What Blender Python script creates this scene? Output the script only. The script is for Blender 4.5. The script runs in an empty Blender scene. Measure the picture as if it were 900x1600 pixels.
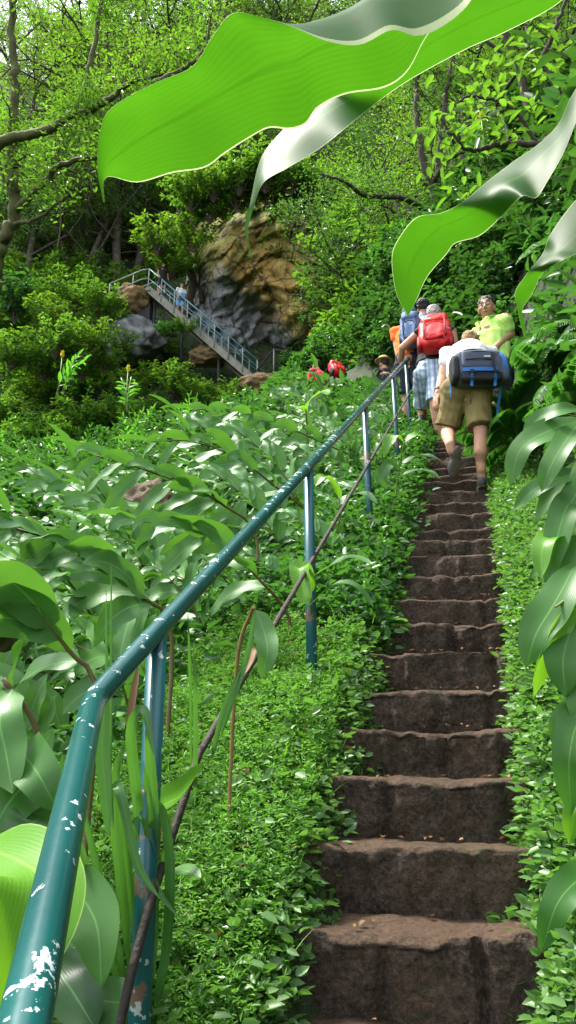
import bpy, bmesh, math, random
import numpy as np
from mathutils import Vector, Matrix, noise
from math import sin, cos, tan, pi, radians, sqrt, atan2, exp

scene = bpy.context.scene
COL = scene.collection
rng = np.random.default_rng(7)
random.seed(7)

# ------------------------------------------------------------------ camera
F = 1232.0
PITCH, PSI = radians(18.8), radians(14.95)
FW = np.array([-sin(PSI) * cos(PITCH), cos(PSI) * cos(PITCH), sin(PITCH)])
RT = np.array([cos(PSI), sin(PSI), 0.0])
UP = np.cross(RT, FW)
EYE = np.array([0.0, 0.0, 1.8])
HEAD = np.array([-sin(PSI), cos(PSI), 0.0])


def at(px, py, d):
    """Where something seen at (px, py) stands when it is d metres off."""
    return EYE + d * (FW + RT * (px - 450) / F + UP * (800 - py) / F)


def proj(P):
    v = np.asarray(P, float) - EYE
    d = v @ FW
    return 450 + F * (v @ RT) / d, 800 - F * (v @ UP) / d, d


cam = bpy.data.cameras.new('camera')
camo = bpy.data.objects.new('camera', cam)
COL.objects.link(camo)
cam.sensor_fit = 'VERTICAL'
cam.sensor_height = 32.0
cam.lens = 32.0 * F / 1600.0
cam.clip_start, cam.clip_end = 0.05, 600
M = Matrix.Identity(4)
for i in range(3):
    M[i][0], M[i][1], M[i][2], M[i][3] = RT[i], UP[i], -FW[i], EYE[i]
camo.matrix_world = M
scene.camera = camo
scene.render.resolution_x, scene.render.resolution_y = 576, 1024


# ------------------------------------------------------------------ mesh helpers
class MB:
    """Collects pieces and links them as ONE mesh object."""

    def __init__(self):
        self.v, self.f3, self.f4, self.uv, self.rnd = [], [], [], [], []
        self.n = 0

    def add(self, V, F4=None, F3=None, uv=None, rnd=0.5):
        V = np.asarray(V, float).reshape(-1, 3)
        k = len(V)
        self.v.append(V)
        if F4 is not None and len(F4):
            self.f4.append(np.asarray(F4, int).reshape(-1, 4) + self.n)
        if F3 is not None and len(F3):
            self.f3.append(np.asarray(F3, int).reshape(-1, 3) + self.n)
        self.uv.append(np.zeros((k, 2)) if uv is None else np.asarray(uv, float).reshape(-1, 2))
        r = np.asarray(rnd, float)
        self.rnd.append(np.full(k, float(r)) if r.ndim == 0 else r.reshape(-1))
        self.n += k

    def mesh(self, name, mat, smooth=True):
        me = bpy.data.meshes.new(name)
        V = np.concatenate(self.v) if self.v else np.zeros((0, 3))
        f3 = np.concatenate(self.f3) if self.f3 else np.zeros((0, 3), int)
        f4 = np.concatenate(self.f4) if self.f4 else np.zeros((0, 4), int)
        loops = np.concatenate([f3.ravel(), f4.ravel()]).astype(np.int32)
        starts = np.concatenate([np.arange(len(f3)) * 3, len(f3) * 3 + np.arange(len(f4)) * 4]).astype(np.int32)
        me.vertices.add(len(V))
        me.vertices.foreach_set('co', V.astype(np.float32).ravel())
        me.loops.add(len(loops))
        me.loops.foreach_set('vertex_index', loops)
        me.polygons.add(len(starts))
        me.polygons.foreach_set('loop_start', starts)
        me.polygons.foreach_set('use_smooth', np.full(len(starts), smooth))
        uvl = me.uv_layers.new(name='UVMap')
        UV = np.concatenate(self.uv)
        uvl.data.foreach_set('uv', UV[loops].astype(np.float32).ravel())
        a = me.attributes.new('rnd', 'FLOAT', 'POINT')
        a.data.foreach_set('value', np.concatenate(self.rnd).astype(np.float32))
        me.update(calc_edges=True)
        me.validate()
        if mat:
            me.materials.append(mat)
        return me

    def build(self, name, mat, parent=None, smooth=True, loc=None):
        o = bpy.data.objects.new(name, self.mesh(name, mat, smooth))
        COL.objects.link(o)
        if parent:
            o.parent = parent
        if loc is not None:
            o.location = loc
        return o


def tag(o, label=None, cat=None, group=None, kind=None):
    if label: o['label'] = label
    if cat: o['category'] = cat
    if group: o['group'] = group
    if kind: o['kind'] = kind
    return o


def empty(name, loc, label=None, cat=None, group=None, rz=0.0):
    o = bpy.data.objects.new(name, None)
    COL.objects.link(o)
    o.location = Vector(loc)
    o.rotation_euler = (0, 0, rz)
    o.empty_display_size = 0.1
    return tag(o, label, cat, group)


def copy_tree(o, parent=None):
    c = o.copy()
    COL.objects.link(c)
    if parent:
        c.parent = parent
    for ch in list(o.children):
        copy_tree(ch, c)
    return c


def unit(v):
    v = np.asarray(v, float)
    return v / (np.linalg.norm(v) + 1e-12)


def spline(P, n):
    """Catmull-Rom through the points, n samples."""
    P = np.asarray(P, float)
    k = len(P)
    Q = np.vstack([2 * P[0] - P[1], P, 2 * P[-1] - P[-2]])
    s = np.linspace(0, k - 1, n)
    i = np.minimum(s.astype(int), k - 2)
    t = (s - i)[:, None] if P.ndim > 1 else s - i
    a, b, c, d = Q[i], Q[i + 1], Q[i + 2], Q[i + 3]
    return 0.5 * (2 * b + (c - a) * t + (2 * a - 5 * b + 4 * c - d) * t ** 2 + (3 * b - a - 3 * c + d) * t ** 3)


def tube(mb, P, R, k=8, cap=True, rnd=0.5):
    P = np.asarray(P, float)
    n = len(P)
    R = np.full(n, float(R)) if np.ndim(R) == 0 else np.asarray(R, float)
    T = np.gradient(P, axis=0)
    T /= np.linalg.norm(T, axis=1)[:, None] + 1e-12
    ref = np.array([0.0, 0, 1]) if abs(T[0][2]) < 0.8 else np.array([1.0, 0, 0])
    N = np.zeros_like(P)
    u = unit(np.cross(T[0], ref))
    for i in range(n):
        u = unit(u - T[i] * (u @ T[i]))
        N[i] = u
    B = np.cross(T, N)
    a = np.arange(k) * 2 * pi / k
    V = P[:, None, :] + R[:, None, None] * (np.cos(a)[None, :, None] * N[:, None, :] + np.sin(a)[None, :, None] * B[:, None, :])
    i, j = np.meshgrid(np.arange(n - 1), np.arange(k), indexing='ij')
    q = np.stack([i * k + j, i * k + (j + 1) % k, (i + 1) * k + (j + 1) % k, (i + 1) * k + j], -1).reshape(-1, 4)
    L = np.concatenate([[0], np.cumsum(np.linalg.norm(np.diff(P, axis=0), axis=1))])
    uv = np.stack(np.broadcast_arrays(np.arange(k)[None, :] / k, L[:, None]), -1)
    V = V.reshape(-1, 3)
    f3 = None
    if cap:
        m = len(V)
        V = np.vstack([V, P[0], P[-1]])
        uv = np.vstack([uv.reshape(-1, 2), [[0, 0], [0, L[-1]]]])
        f3 = [(m, (j + 1) % k, j) for j in range(k)] + [(m + 1, (n - 1) * k + j, (n - 1) * k + (j + 1) % k) for j in range(k)]
    mb.add(V, q, f3, uv, rnd)


def box(mb, c, ax, dims, rnd=0.5):
    """Box with centre c, axes ax (rows), full dimensions."""
    c, ax = np.asarray(c, float), np.asarray(ax, float)
    s = np.array([[x, y, z] for x in (-.5, .5) for y in (-.5, .5) for z in (-.5, .5)]) * np.asarray(dims)
    mb.add(c + s @ ax, [(0, 1, 3, 2), (4, 6, 7, 5), (0, 4, 5, 1), (2, 3, 7, 6), (0, 2, 6, 4), (1, 5, 7, 3)], rnd=rnd)


def sheet(mb, G, uv=None, rnd=0.5):
    """Grid of points (n, m, 3) as quads."""
    G = np.asarray(G, float)
    n, m = G.shape[:2]
    i, j = np.meshgrid(np.arange(n - 1), np.arange(m - 1), indexing='ij')
    q = np.stack([i * m + j, i * m + j + 1, (i + 1) * m + j + 1, (i + 1) * m + j], -1).reshape(-1, 4)
    mb.add(G.reshape(-1, 3), q, None, uv, rnd)


def superell(mb, c, ax, dims, p=0.5, n=20, rnd=0.5):
    """Soft box: half sizes dims along axes ax."""
    th = np.linspace(-pi / 2, pi / 2, n)
    ph = np.linspace(0, 2 * pi, 2 * n + 1)
    f = lambda x: np.sign(x) * np.abs(x) ** p
    T, Pp = np.meshgrid(th, ph, indexing='ij')
    X = np.stack([f(np.cos(T)) * f(np.cos(Pp)) * dims[0], f(np.cos(T)) * f(np.sin(Pp)) * dims[1], f(np.sin(T)) * dims[2]], -1)
    uv = np.stack([Pp / (2 * pi), T / pi + .5], -1)
    sheet(mb, np.asarray(c) + X @ np.asarray(ax, float), uv, rnd)


def sstep(a, b, x):
    t = np.clip((np.asarray(x, float) - a) / (b - a), 0, 1)
    return t * t * (3 - 2 * t)


def vnoise(x, y, s=1.0, seed=0):
    """Cheap smooth 2-D noise in -1..1."""
    r = np.random.default_rng(seed)
    out = 0
    for k in range(5):
        a = r.uniform(0, 2 * pi)
        f = s * (0.6 + 0.5 * k)
        out = out + np.sin((x * cos(a) + y * sin(a)) * f + r.uniform(0, 6) + 1.3 * np.sin((x * sin(a) - y * cos(a)) * f * .7 + r.uniform(0, 6)))
    return out / 5


# ------------------------------------------------------------------ leaves
def leaf(mb, p, d, n, L, W, droop=1.0, fold=0.25, wave=0.0, ns=10, rnd=0.5, twist=0.0, curl=None, prof=(.55, .8)):
    """One long ginger-like blade from p heading along d, upper side n; it bends down as it goes."""
    d = unit(d)
    n = unit(n - d * (np.asarray(n) @ d))
    s = np.cross(d, n)
    t = np.linspace(0, 1, ns + 1)
    pos = np.array(p, float)
    mid, S, N = [], [], []
    dd, nn = d.copy(), n.copy()
    for i in range(ns + 1):
        mid.append(pos.copy()); S.append(s.copy()); N.append(nn.copy())
        down = np.array([0, 0, -1.0])
        k = droop / ns * (0.5 + 1.0 * t[i])
        ndir = unit(dd + down * k)
        if ndir[2] < -0.985: ndir = dd
        dd = ndir
        s = unit(s - dd * (s @ dd))
        if twist:
            a = twist / ns
            s = unit(s * cos(a) + np.cross(dd, s) * sin(a))
        nn = np.cross(s, dd)
        pos = pos + dd * L / ns
    mid, S, N = map(np.array, (mid, S, N))
    w = t ** prof[0] * (1 - t) ** prof[1]
    w = W * w / w.max()
    w[0] = W * .06
    us = np.array([-1, -.5, 0, .5, 1.0])
    ph = (rnd * 37) % 6.28
    lift = fold * np.abs(us)[None, :] ** 1.4 * w[:, None] + wave * W * (us ** 2)[None, :] * np.sin(t[:, None] * 14 + ph + us[None, :] * 1.3)
    G = mid[:, None, :] + S[:, None, :] * (us[None, :] * w[:, None])[..., None] + N[:, None, :] * lift[..., None]
    uv = np.stack(np.broadcast_arrays(us[None, :] * .5 + .5, t[:, None] * L * 4), -1)
    sheet(mb, G, uv.reshape(-1, 2), rnd)


def ribbon(mb, P, widths, nrm, fold=0.15, wave=0.0, n=26, rnd=0.5, vs=4.0, nu=5):
    """Blade along given points; widths are half widths along it; nrm the upper side (one, or one per point)."""
    P = np.asarray(P, float)
    mid = spline(P, n)
    T = np.gradient(mid, axis=0)
    T /= np.linalg.norm(T, axis=1)[:, None]
    nr = np.asarray(nrm, float)
    nr = np.tile(nr, (n, 1)) if nr.ndim == 1 else spline(nr, n)
    S = np.cross(T, nr)
    S /= np.linalg.norm(S, axis=1)[:, None] + 1e-9
    N = np.cross(S, T)
    w = np.maximum(spline(np.asarray(widths, float)[:, None], n)[:, 0], 0.0005)
    us = np.linspace(-1, 1, nu)
    t = np.linspace(0, 1, n)
    W = w.max()
    lift = fold * np.abs(us)[None, :] ** 1.4 * w[:, None] + wave * W * (us ** 2)[None, :] * np.sin(t[:, None] * 13 + rnd * 30 + us[None, :])
    G = mid[:, None, :] + S[:, None, :] * (us[None, :] * w[:, None])[..., None] + N[:, None, :] * lift[..., None]
    L = np.concatenate([[0], np.cumsum(np.linalg.norm(np.diff(mid, axis=0), axis=1))])
    uv = np.stack(np.broadcast_arrays(us[None, :] * .5 + .5, L[:, None] * vs), -1)
    sheet(mb, G, uv.reshape(-1, 2), rnd)


def leaflets(mb, P, D, L, W, rng, up=0.6, rnd=None, bend=0.25):
    """Many small pointed leaves at P heading along D (two folded halves each)."""
    P = np.asarray(P, float)
    m = len(P)
    if m == 0: return
    D = D / (np.linalg.norm(D, axis=1)[:, None] + 1e-9)
    N = rng.normal(size=(m, 3)) * .55
    N[:, 2] += up
    N -= D * np.sum(N * D, 1)[:, None]
    N /= np.linalg.norm(N, axis=1)[:, None] + 1e-9
    S = np.cross(D, N)
    L = np.broadcast_to(L, (m,))[:, None]
    W = np.broadcast_to(W, (m,))[:, None]
    a = P
    b = P + D * L * .24 + S * W * .85 + N * W * .35
    b2 = P + D * L * .62 + S * W * .88 + N * (W * .3 - L * bend * .35)
    c = P + D * L - N * L * bend
    e = P + D * L * .24 - S * W * .85 + N * W * .35
    e2 = P + D * L * .62 - S * W * .88 + N * (W * .3 - L * bend * .35)
    V = np.stack([a, b, b2, c, e, e2], 1)
    k = np.arange(m)[:, None] * 6
    F4 = np.concatenate([k + [0, 3, 2, 1], k + [0, 4, 5, 3]])
    uv = np.tile(np.array([[.5, 0], [1, .24], [1, .62], [.5, 1], [0, .24], [0, .62]]), (m, 1))
    r = rng.uniform(0, 1, m) if rnd is None else rnd
    mb.add(V.reshape(-1, 3), F4, None, uv, np.repeat(r, 6))


# ------------------------------------------------------------------ materials
def new_mat(name):
    m = bpy.data.materials.new(name)
    m.use_nodes = True
    nt = m.node_tree
    nt.nodes.clear()
    return m, nt, nt.nodes, nt.links


def nd(nt, t, **kw):
    n = nt.nodes.new(t)
    for k, v in kw.items():
        if k.startswith('_'): setattr(n, k[1:], v)
        else: n.inputs[k.replace('__', ' ')].default_value = v
    return n


def rgb(c): return (c[0], c[1], c[2], 1.0)


def ramp(nt, fac, stops):
    r = nt.nodes.new('ShaderNodeValToRGB')
    e = r.color_ramp.elements
    while len(e) > 1: e.remove(e[-1])
    e[0].position, e[0].color = stops[0][0], rgb(stops[0][1])
    for p, c in stops[1:]:
        q = e.new(p); q.color = rgb(c)
    nt.links.new(fac, r.inputs[0])
    return r


def mixc(nt, fac, a, b, blend='MIX'):
    m = nt.nodes.new('ShaderNodeMix')
    m.data_type = 'RGBA'; m.blend_type = blend
    for s, v in ((0, fac), (6, a), (7, b)):
        if hasattr(v, 'links') or hasattr(v, 'is_linked'): nt.links.new(v, m.inputs[s])
        else: m.inputs[s].default_value = v if s == 0 else rgb(v)
    return m.outputs[2]


def math_(nt, op, a, b=None, c=None):
    m = nt.nodes.new('ShaderNodeMath'); m.operation = op
    for s, v in enumerate((a, b, c)):
        if v is None: continue
        if hasattr(v, 'is_linked'): nt.links.new(v, m.inputs[s])
        else: m.inputs[s].default_value = v
    return m.outputs[0]


def noise_(nt, scale, detail=3, rough=.55, vec=None, obj=True):
    n = nd(nt, 'ShaderNodeTexNoise', Scale=scale, Detail=detail, Roughness=rough)
    if vec is None:
        tc = nt.nodes.new('ShaderNodeTexCoord')
        vec = tc.outputs['Object' if obj else 'Generated']
    nt.links.new(vec, n.inputs['Vector'])
    return n.outputs['Fac']


def leaf_mat(name, a, b, trans, rough=.38, tw=.35, veins=0.0, edge=None, spec=.5, mid=None, spot=0.0, bump=.06):
    """Leaf: glossy upper coat, light passing through; a..b vary from leaf to leaf."""
    m, nt, N, Lk = new_mat(name)
    at_ = nd(nt, 'ShaderNodeAttribute', _attribute_name='rnd')
    oi = N.new('ShaderNodeObjectInfo')
    v = math_(nt, 'MULTIPLY_ADD', oi.outputs['Random'], .35, math_(nt, 'MULTIPLY', at_.outputs['Fac'], .65))
    col = mixc(nt, v, a, b)
    tcol = mixc(nt, v, trans, tuple(x * 1.25 for x in trans))
    if veins:
        blot = noise_(nt, 6, 4, .6)
        tcol = mixc(nt, math_(nt, 'MULTIPLY', blot, .9), tcol, tuple(x * .62 for x in trans))
    bs = nd(nt, 'ShaderNodeBsdfPrincipled', Roughness=rough)
    bs.inputs['Specular IOR Level'].default_value = spec
    if veins or edge:
        uvn = N.new('ShaderNodeUVMap')
        sp = N.new('ShaderNodeSeparateXYZ'); Lk.new(uvn.outputs[0], sp.inputs[0])
        u = math_(nt, 'ABSOLUTE', math_(nt, 'SUBTRACT', sp.outputs[0], .5))
        ph = math_(nt, 'ADD', math_(nt, 'MULTIPLY', u, 120.0), math_(nt, 'MULTIPLY', sp.outputs[1], -16.0))
        nz = noise_(nt, 9, 4)
        st = math_(nt, 'SINE', math_(nt, 'ADD', ph, math_(nt, 'MULTIPLY', nz, 7.0)))
        fine = math_(nt, 'MULTIPLY', math_(nt, 'ADD', st, 1.0), math_(nt, 'MULTIPLY', nz, .5))
        dark = math_(nt, 'MULTIPLY', fine, veins)
        col = mixc(nt, dark, col, tuple(x * .45 for x in a))
        tcol = mixc(nt, dark, tcol, tuple(x * .5 for x in trans))
        rib = math_(nt, 'LESS_THAN', u, .020)
        mc = mid or tuple(min(1, x * 1.8 + .02) for x in b)
        col = mixc(nt, math_(nt, 'MULTIPLY', rib, .6), col, mc)
        tcol = mixc(nt, math_(nt, 'MULTIPLY', rib, .45), tcol, tuple(x * .6 for x in trans))
        if edge:
            e = math_(nt, 'GREATER_THAN', u, .487)
            col = mixc(nt, e, col, edge)
            tcol = mixc(nt, e, tcol, edge)
        bm = nd(nt, 'ShaderNodeBump', Strength=bump, Distance=.002)
        Lk.new(math_(nt, 'ADD', st, math_(nt, 'MULTIPLY', nz, 3.0)), bm.inputs['Height'])
        Lk.new(bm.outputs[0], bs.inputs['Normal'])
    if spot:
        ns = noise_(nt, 55, 2)
        sf = math_(nt, 'MULTIPLY', math_(nt, 'GREATER_THAN', ns, .70), spot)
        col = mixc(nt, sf, col, (.16, .10, .03))
    Lk.new(col, bs.inputs['Base Color'])
    tr = N.new('ShaderNodeBsdfTranslucent')
    Lk.new(tcol, tr.inputs['Color'])
    mx = nd(nt, 'ShaderNodeMixShader', Fac=tw)
    Lk.new(bs.outputs[0], mx.inputs[1]); Lk.new(tr.outputs[0], mx.inputs[2])
    out = N.new('ShaderNodeOutputMaterial')
    Lk.new(mx.outputs[0], out.inputs[0])
    return m


def solid_mat(name, a, b=None, scale=8, rough=.7, bump=0.0, bscale=None, metal=0.0, spec=.4, detail=4):
    m, nt, N, Lk = new_mat(name)
    bs = nd(nt, 'ShaderNodeBsdfPrincipled', Roughness=rough, Metallic=metal)
    bs.inputs['Specular IOR Level'].default_value = spec
    if b is not None:
        r = ramp(nt, noise_(nt, scale, detail, .6), [(.3, a), (.7, b)])
        Lk.new(r.outputs[0], bs.inputs['Base Color'])
    else:
        bs.inputs['Base Color'].default_value = rgb(a)
    if bump:
        bm = nd(nt, 'ShaderNodeBump', Strength=bump, Distance=.02)
        Lk.new(noise_(nt, bscale or scale * 4, 4), bm.inputs['Height'])
        Lk.new(bm.outputs[0], bs.inputs['Normal'])
    out = N.new('ShaderNodeOutputMaterial')
    Lk.new(bs.outputs[0], out.inputs[0])
    return m


MT = {}
MT['ginger'] = leaf_mat('ginger_leaf', (.062, .190, .042), (.125, .285, .078), (.14, .38, .03), .43, .28, .20, spot=.25, spec=.38)
MT['ginger_far'] = leaf_mat('ginger_leaf_far', (.035, .13, .020), (.075, .25, .035), (.16, .50, .03), .42, .42)
MT['ginger_dark'] = leaf_mat('ginger_leaf_shade', (.022, .075, .022), (.05, .14, .035), (.08, .24, .02), .36, .28, .14)  # leaf colour darkened in place of the right bank's deep shade
MT['hero'] = leaf_mat('overhanging_leaf', (.032, .12, .014), (.042, .14, .018), (.062, .235, .006), .48, .55, .34, edge=(.50, .58, .30), spec=.26, mid=(.12, .34, .03), bump=.02, spot=.3)
MT['ginger_near'] = leaf_mat('ginger_leaf_near', (.045, .15, .026), (.085, .22, .045), (.12, .36, .025), .40, .34, .3, spot=.35, spec=.34)
MT['young'] = leaf_mat('young_leaf', (.10, .30, .02), (.15, .36, .03), (.24, .55, .02), .36, .42, .12, edge=(.35, .5, .12))
MT['blade'] = leaf_mat('blade_leaf', (.06, .17, .05), (.11, .26, .07), (.12, .34, .03), .4, .35, .2)
MT['weed'] = leaf_mat('weed_leaf', (.065, .19, .024), (.19, .40, .07), (.18, .46, .03), .5, .35)
MT['creeper'] = leaf_mat('creeper_leaf', (.045, .13, .03), (.15, .29, .08), (.15, .36, .04), .42, .32, spot=.35)
MT['fern'] = leaf_mat('fern_frond', (.03, .11, .02), (.07, .21, .03), (.1, .32, .03), .5, .35)
MT['fernbright'] = leaf_mat('young_fern_frond', (.12, .32, .03), (.2, .42, .05), (.3, .6, .05), .5, .4)
MT['crown'] = leaf_mat('tree_leaf', (.024, .080, .014), (.07, .165, .026), (.16, .36, .02), .45, .45)
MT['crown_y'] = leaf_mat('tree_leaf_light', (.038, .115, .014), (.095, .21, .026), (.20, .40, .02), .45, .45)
MT['crown_d'] = leaf_mat('tree_leaf_dark', (.020, .065, .018), (.05, .13, .03), (.10, .25, .025), .4, .38)
MT['bush'] = leaf_mat('bush_leaf', (.022, .080, .020), (.055, .155, .038), (.08, .25, .025), .36, .33)  # darkened so the leaf colour carries the gully's shade
MT['stem'] = solid_mat('ginger_stem', (.09, .05, .025), (.14, .12, .04), 14, .5)
MT['stem_g'] = solid_mat('green_stem', (.12, .2, .04), (.2, .28, .06), 14, .5)
MT['cane'] = solid_mat('dry_cane', (.34, .22, .09), (.2, .12, .05), 10, .7)
MT['dry'] = leaf_mat('dry_leaf', (.14, .075, .03), (.26, .15, .06), (.2, .1, .03), .7, .2)
MT['flower'] = leaf_mat('ginger_flower', (.72, .62, .05), (.78, .70, .12), (.65, .55, .03), .5, .3)
MT['daisy'] = solid_mat('daisy_petal', (.8, .8, .74), None, rough=.6)
MT['bark'] = solid_mat('bark', (.035, .028, .02), (.10, .085, .06), 5, .85, .6, 20)
MT['bark_moss'] = solid_mat('mossy_bark', (.05, .05, .02), (.11, .12, .035), 4, .85, .6, 18)
MT['twig'] = solid_mat('twig', (.05, .035, .025), (.09, .065, .04), 9, .8)
# ------------------------------------------------------------------ terrain
SL, RUN, Y0 = 0.66, 0.2765, 2.166


def xpath(y):
    return -0.19 - 3.4 * sstep(9.5, 17.5, y)


def ground(x, y):
    x, y = np.asarray(x, float), np.asarray(y, float)
    h = -x * sin(PSI) + y * cos(PSI)
    l = x * cos(PSI) + y * sin(PSI)
    S = SL * np.minimum(y, 17) + .50 * np.maximum(y - 17, 0)
    xs = x - xpath(y)
    z = S + .0 * x
    # right bank, steep
    r = xs - .30
    z = z + np.where(r > 0, .35 * np.minimum(r, .45) + 3.6 * np.clip(r - .45, 0, .55) + 1.1 * np.clip(r - 1.0, 0, 7) + .5 * np.maximum(r - 8, 0), 0)
    # left bank: weedy shoulder, then down to the gully
    q = -(xs + .26)
    z = z + np.where(q > 0, .05 * sstep(.05, .4, q) - .75 * sstep(.6, 2.0, q), 0)
    ex = np.interp(h, [0, 8, 11, 20, 27, 29, 60], [0, .2, .8, 2.2, .8, 0, 0])
    z = z - ex * sstep(1.4, 3.6, q)
    z = z + 1.25 * np.clip(h - 30, 0, 26) + .35 * np.maximum(h - 56, 0)
    z = z + .8 * np.maximum(-l - 12 - .1 * h, 0)
    # the bed the steps lie in
    tr = np.where(xs > 0, sstep(.30, .17, xs), sstep(.40, .26, -xs)) * (y < 17)
    z = z - .30 * tr
    n = .05 * vnoise(x, y, 2.2, 1) * sstep(.3, .8, np.abs(xs)) + .35 * vnoise(x, y, .5, 2) * sstep(1.5, 5, np.abs(xs)) + .012 * vnoise(x, y, 11, 3) * (np.abs(xs) < 3)
    return z + n


def gz(x, y): return float(ground(np.array([x]), np.array([y]))[0])


xs_ = np.concatenate([np.linspace(-75, -12, 32), np.linspace(-11.5, -3.2, 34), np.linspace(-3.1, -1.6, 20), np.linspace(-1.55, 1.2, 70), np.linspace(1.3, 6, 24), np.linspace(7, 60, 26)])
ys_ = np.concatenate([np.linspace(-6, -.2, 12), np.linspace(0, 6, 80), np.linspace(6.15, 20, 70), np.linspace(20.5, 60, 66), np.linspace(62, 110, 16)])
XX, YY = np.meshgrid(xs_, ys_, indexing='ij')
mb = MB()
sheet(mb, np.stack([XX, YY, ground(XX, YY)], -1))
m, nt, N, Lk = new_mat('soil')
bs = nd(nt, 'ShaderNodeBsdfPrincipled', Roughness=.9)
r1 = ramp(nt, noise_(nt, 1.3, 6, .65), [(.3, (.014, .020, .008)), (.5, (.022, .042, .010)), (.68, (.035, .032, .016))])
Lk.new(r1.outputs[0], bs.inputs['Base Color'])
bm = nd(nt, 'ShaderNodeBump', Strength=.8, Distance=.05)
Lk.new(noise_(nt, 12, 5, .7), bm.inputs['Height']); Lk.new(bm.outputs[0], bs.inputs['Normal'])
o_ = N.new('ShaderNodeOutputMaterial'); Lk.new(bs.outputs[0], o_.inputs[0])
tag(mb.build('terrain', m), 'steep wooded slope of dark soil under all the plants', kind='structure')

# ------------------------------------------------------------------ the steps
m, nt, N, Lk = new_mat('worn_tuff')
bs = nd(nt, 'ShaderNodeBsdfPrincipled', Roughness=.88)
bs.inputs['Specular IOR Level'].default_value = .35
geo = N.new('ShaderNodeNewGeometry')
sp = N.new('ShaderNodeSeparateXYZ'); Lk.new(geo.outputs['Normal'], sp.inputs[0])
n1 = noise_(nt, 5, 6, .65)
n2 = noise_(nt, 28, 5, .7)
n3 = noise_(nt, 2.2, 4, .6)
mpn = N.new('ShaderNodeMapping'); tcm = N.new('ShaderNodeTexCoord'); Lk.new(tcm.outputs['Object'], mpn.inputs[0]); mpn.inputs['Scale'].default_value = (1, 1, .3)
nst_ = noise_(nt, 11, 6, .72, mpn.outputs[0])
rk = ramp(nt, math_(nt, 'ADD', math_(nt, 'MULTIPLY', n1, .35), math_(nt, 'MULTIPLY', nst_, .65)), [(.34, (.028, .021, .015)), (.46, (.068, .049, .035)), (.56, (.112, .079, .056)), (.70, (.19, .118, .075))])
nhf = noise_(nt, 75, 5, .75)
rd = ramp(nt, n2, [(.3, (.11, .066, .040)), (.7, (.20, .122, .075))])
top = math_(nt, 'MULTIPLY', math_(nt, 'SUBTRACT', math_(nt, 'ADD', sp.outputs[2], math_(nt, 'MULTIPLY', n2, .35)), .62), 2.6)
tc = N.new('ShaderNodeClamp'); Lk.new(top, tc.inputs[0])
rkc = mixc(nt, math_(nt, 'MULTIPLY', math_(nt, 'GREATER_THAN', nhf, .56), .55), rk.outputs[0], (.19, .14, .10))
rkc = mixc(nt, math_(nt, 'MULTIPLY', math_(nt, 'LESS_THAN', nhf, .43), .6), rkc, (.012, .010, .009))
rdc = mixc(nt, math_(nt, 'MULTIPLY', math_(nt, 'LESS_THAN', nhf, .44), .6), rd.outputs[0], (.045, .032, .024))
rdc = mixc(nt, math_(nt, 'MULTIPLY', math_(nt, 'GREATER_THAN', nst_, .58), .6), rdc, (.07, .052, .04))
c = mixc(nt, tc.outputs[0], rkc, rdc)
mo = math_(nt, 'MULTIPLY', math_(nt, 'GREATER_THAN', math_(nt, 'MULTIPLY', n3, n2), .36), .55)
c = mixc(nt, mo, c, (.045, .065, .02))
Lk.new(c, bs.inputs['Base Color'])
vor = nd(nt, 'ShaderNodeTexVoronoi', Scale=42); tcn = N.new('ShaderNodeTexCoord'); Lk.new(tcn.outputs['Object'], vor.inputs['Vector'])
hgt = math_(nt, 'ADD', math_(nt, 'ADD', math_(nt, 'MULTIPLY', nhf, .7), math_(nt, 'MULTIPLY', noise_(nt, 34, 6, .75), 1.0)), math_(nt, 'MULTIPLY', vor.outputs['Distance'], .35))
bm = nd(nt, 'ShaderNodeBump', Strength=1.0, Distance=.03)
Lk.new(hgt, bm.inputs['Height']); Lk.new(bm.outputs[0], bs.inputs['Normal'])
o_ = N.new('ShaderNodeOutputMaterial'); Lk.new(bs.outputs[0], o_.inputs[0])
MT['tuff'] = m

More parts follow.
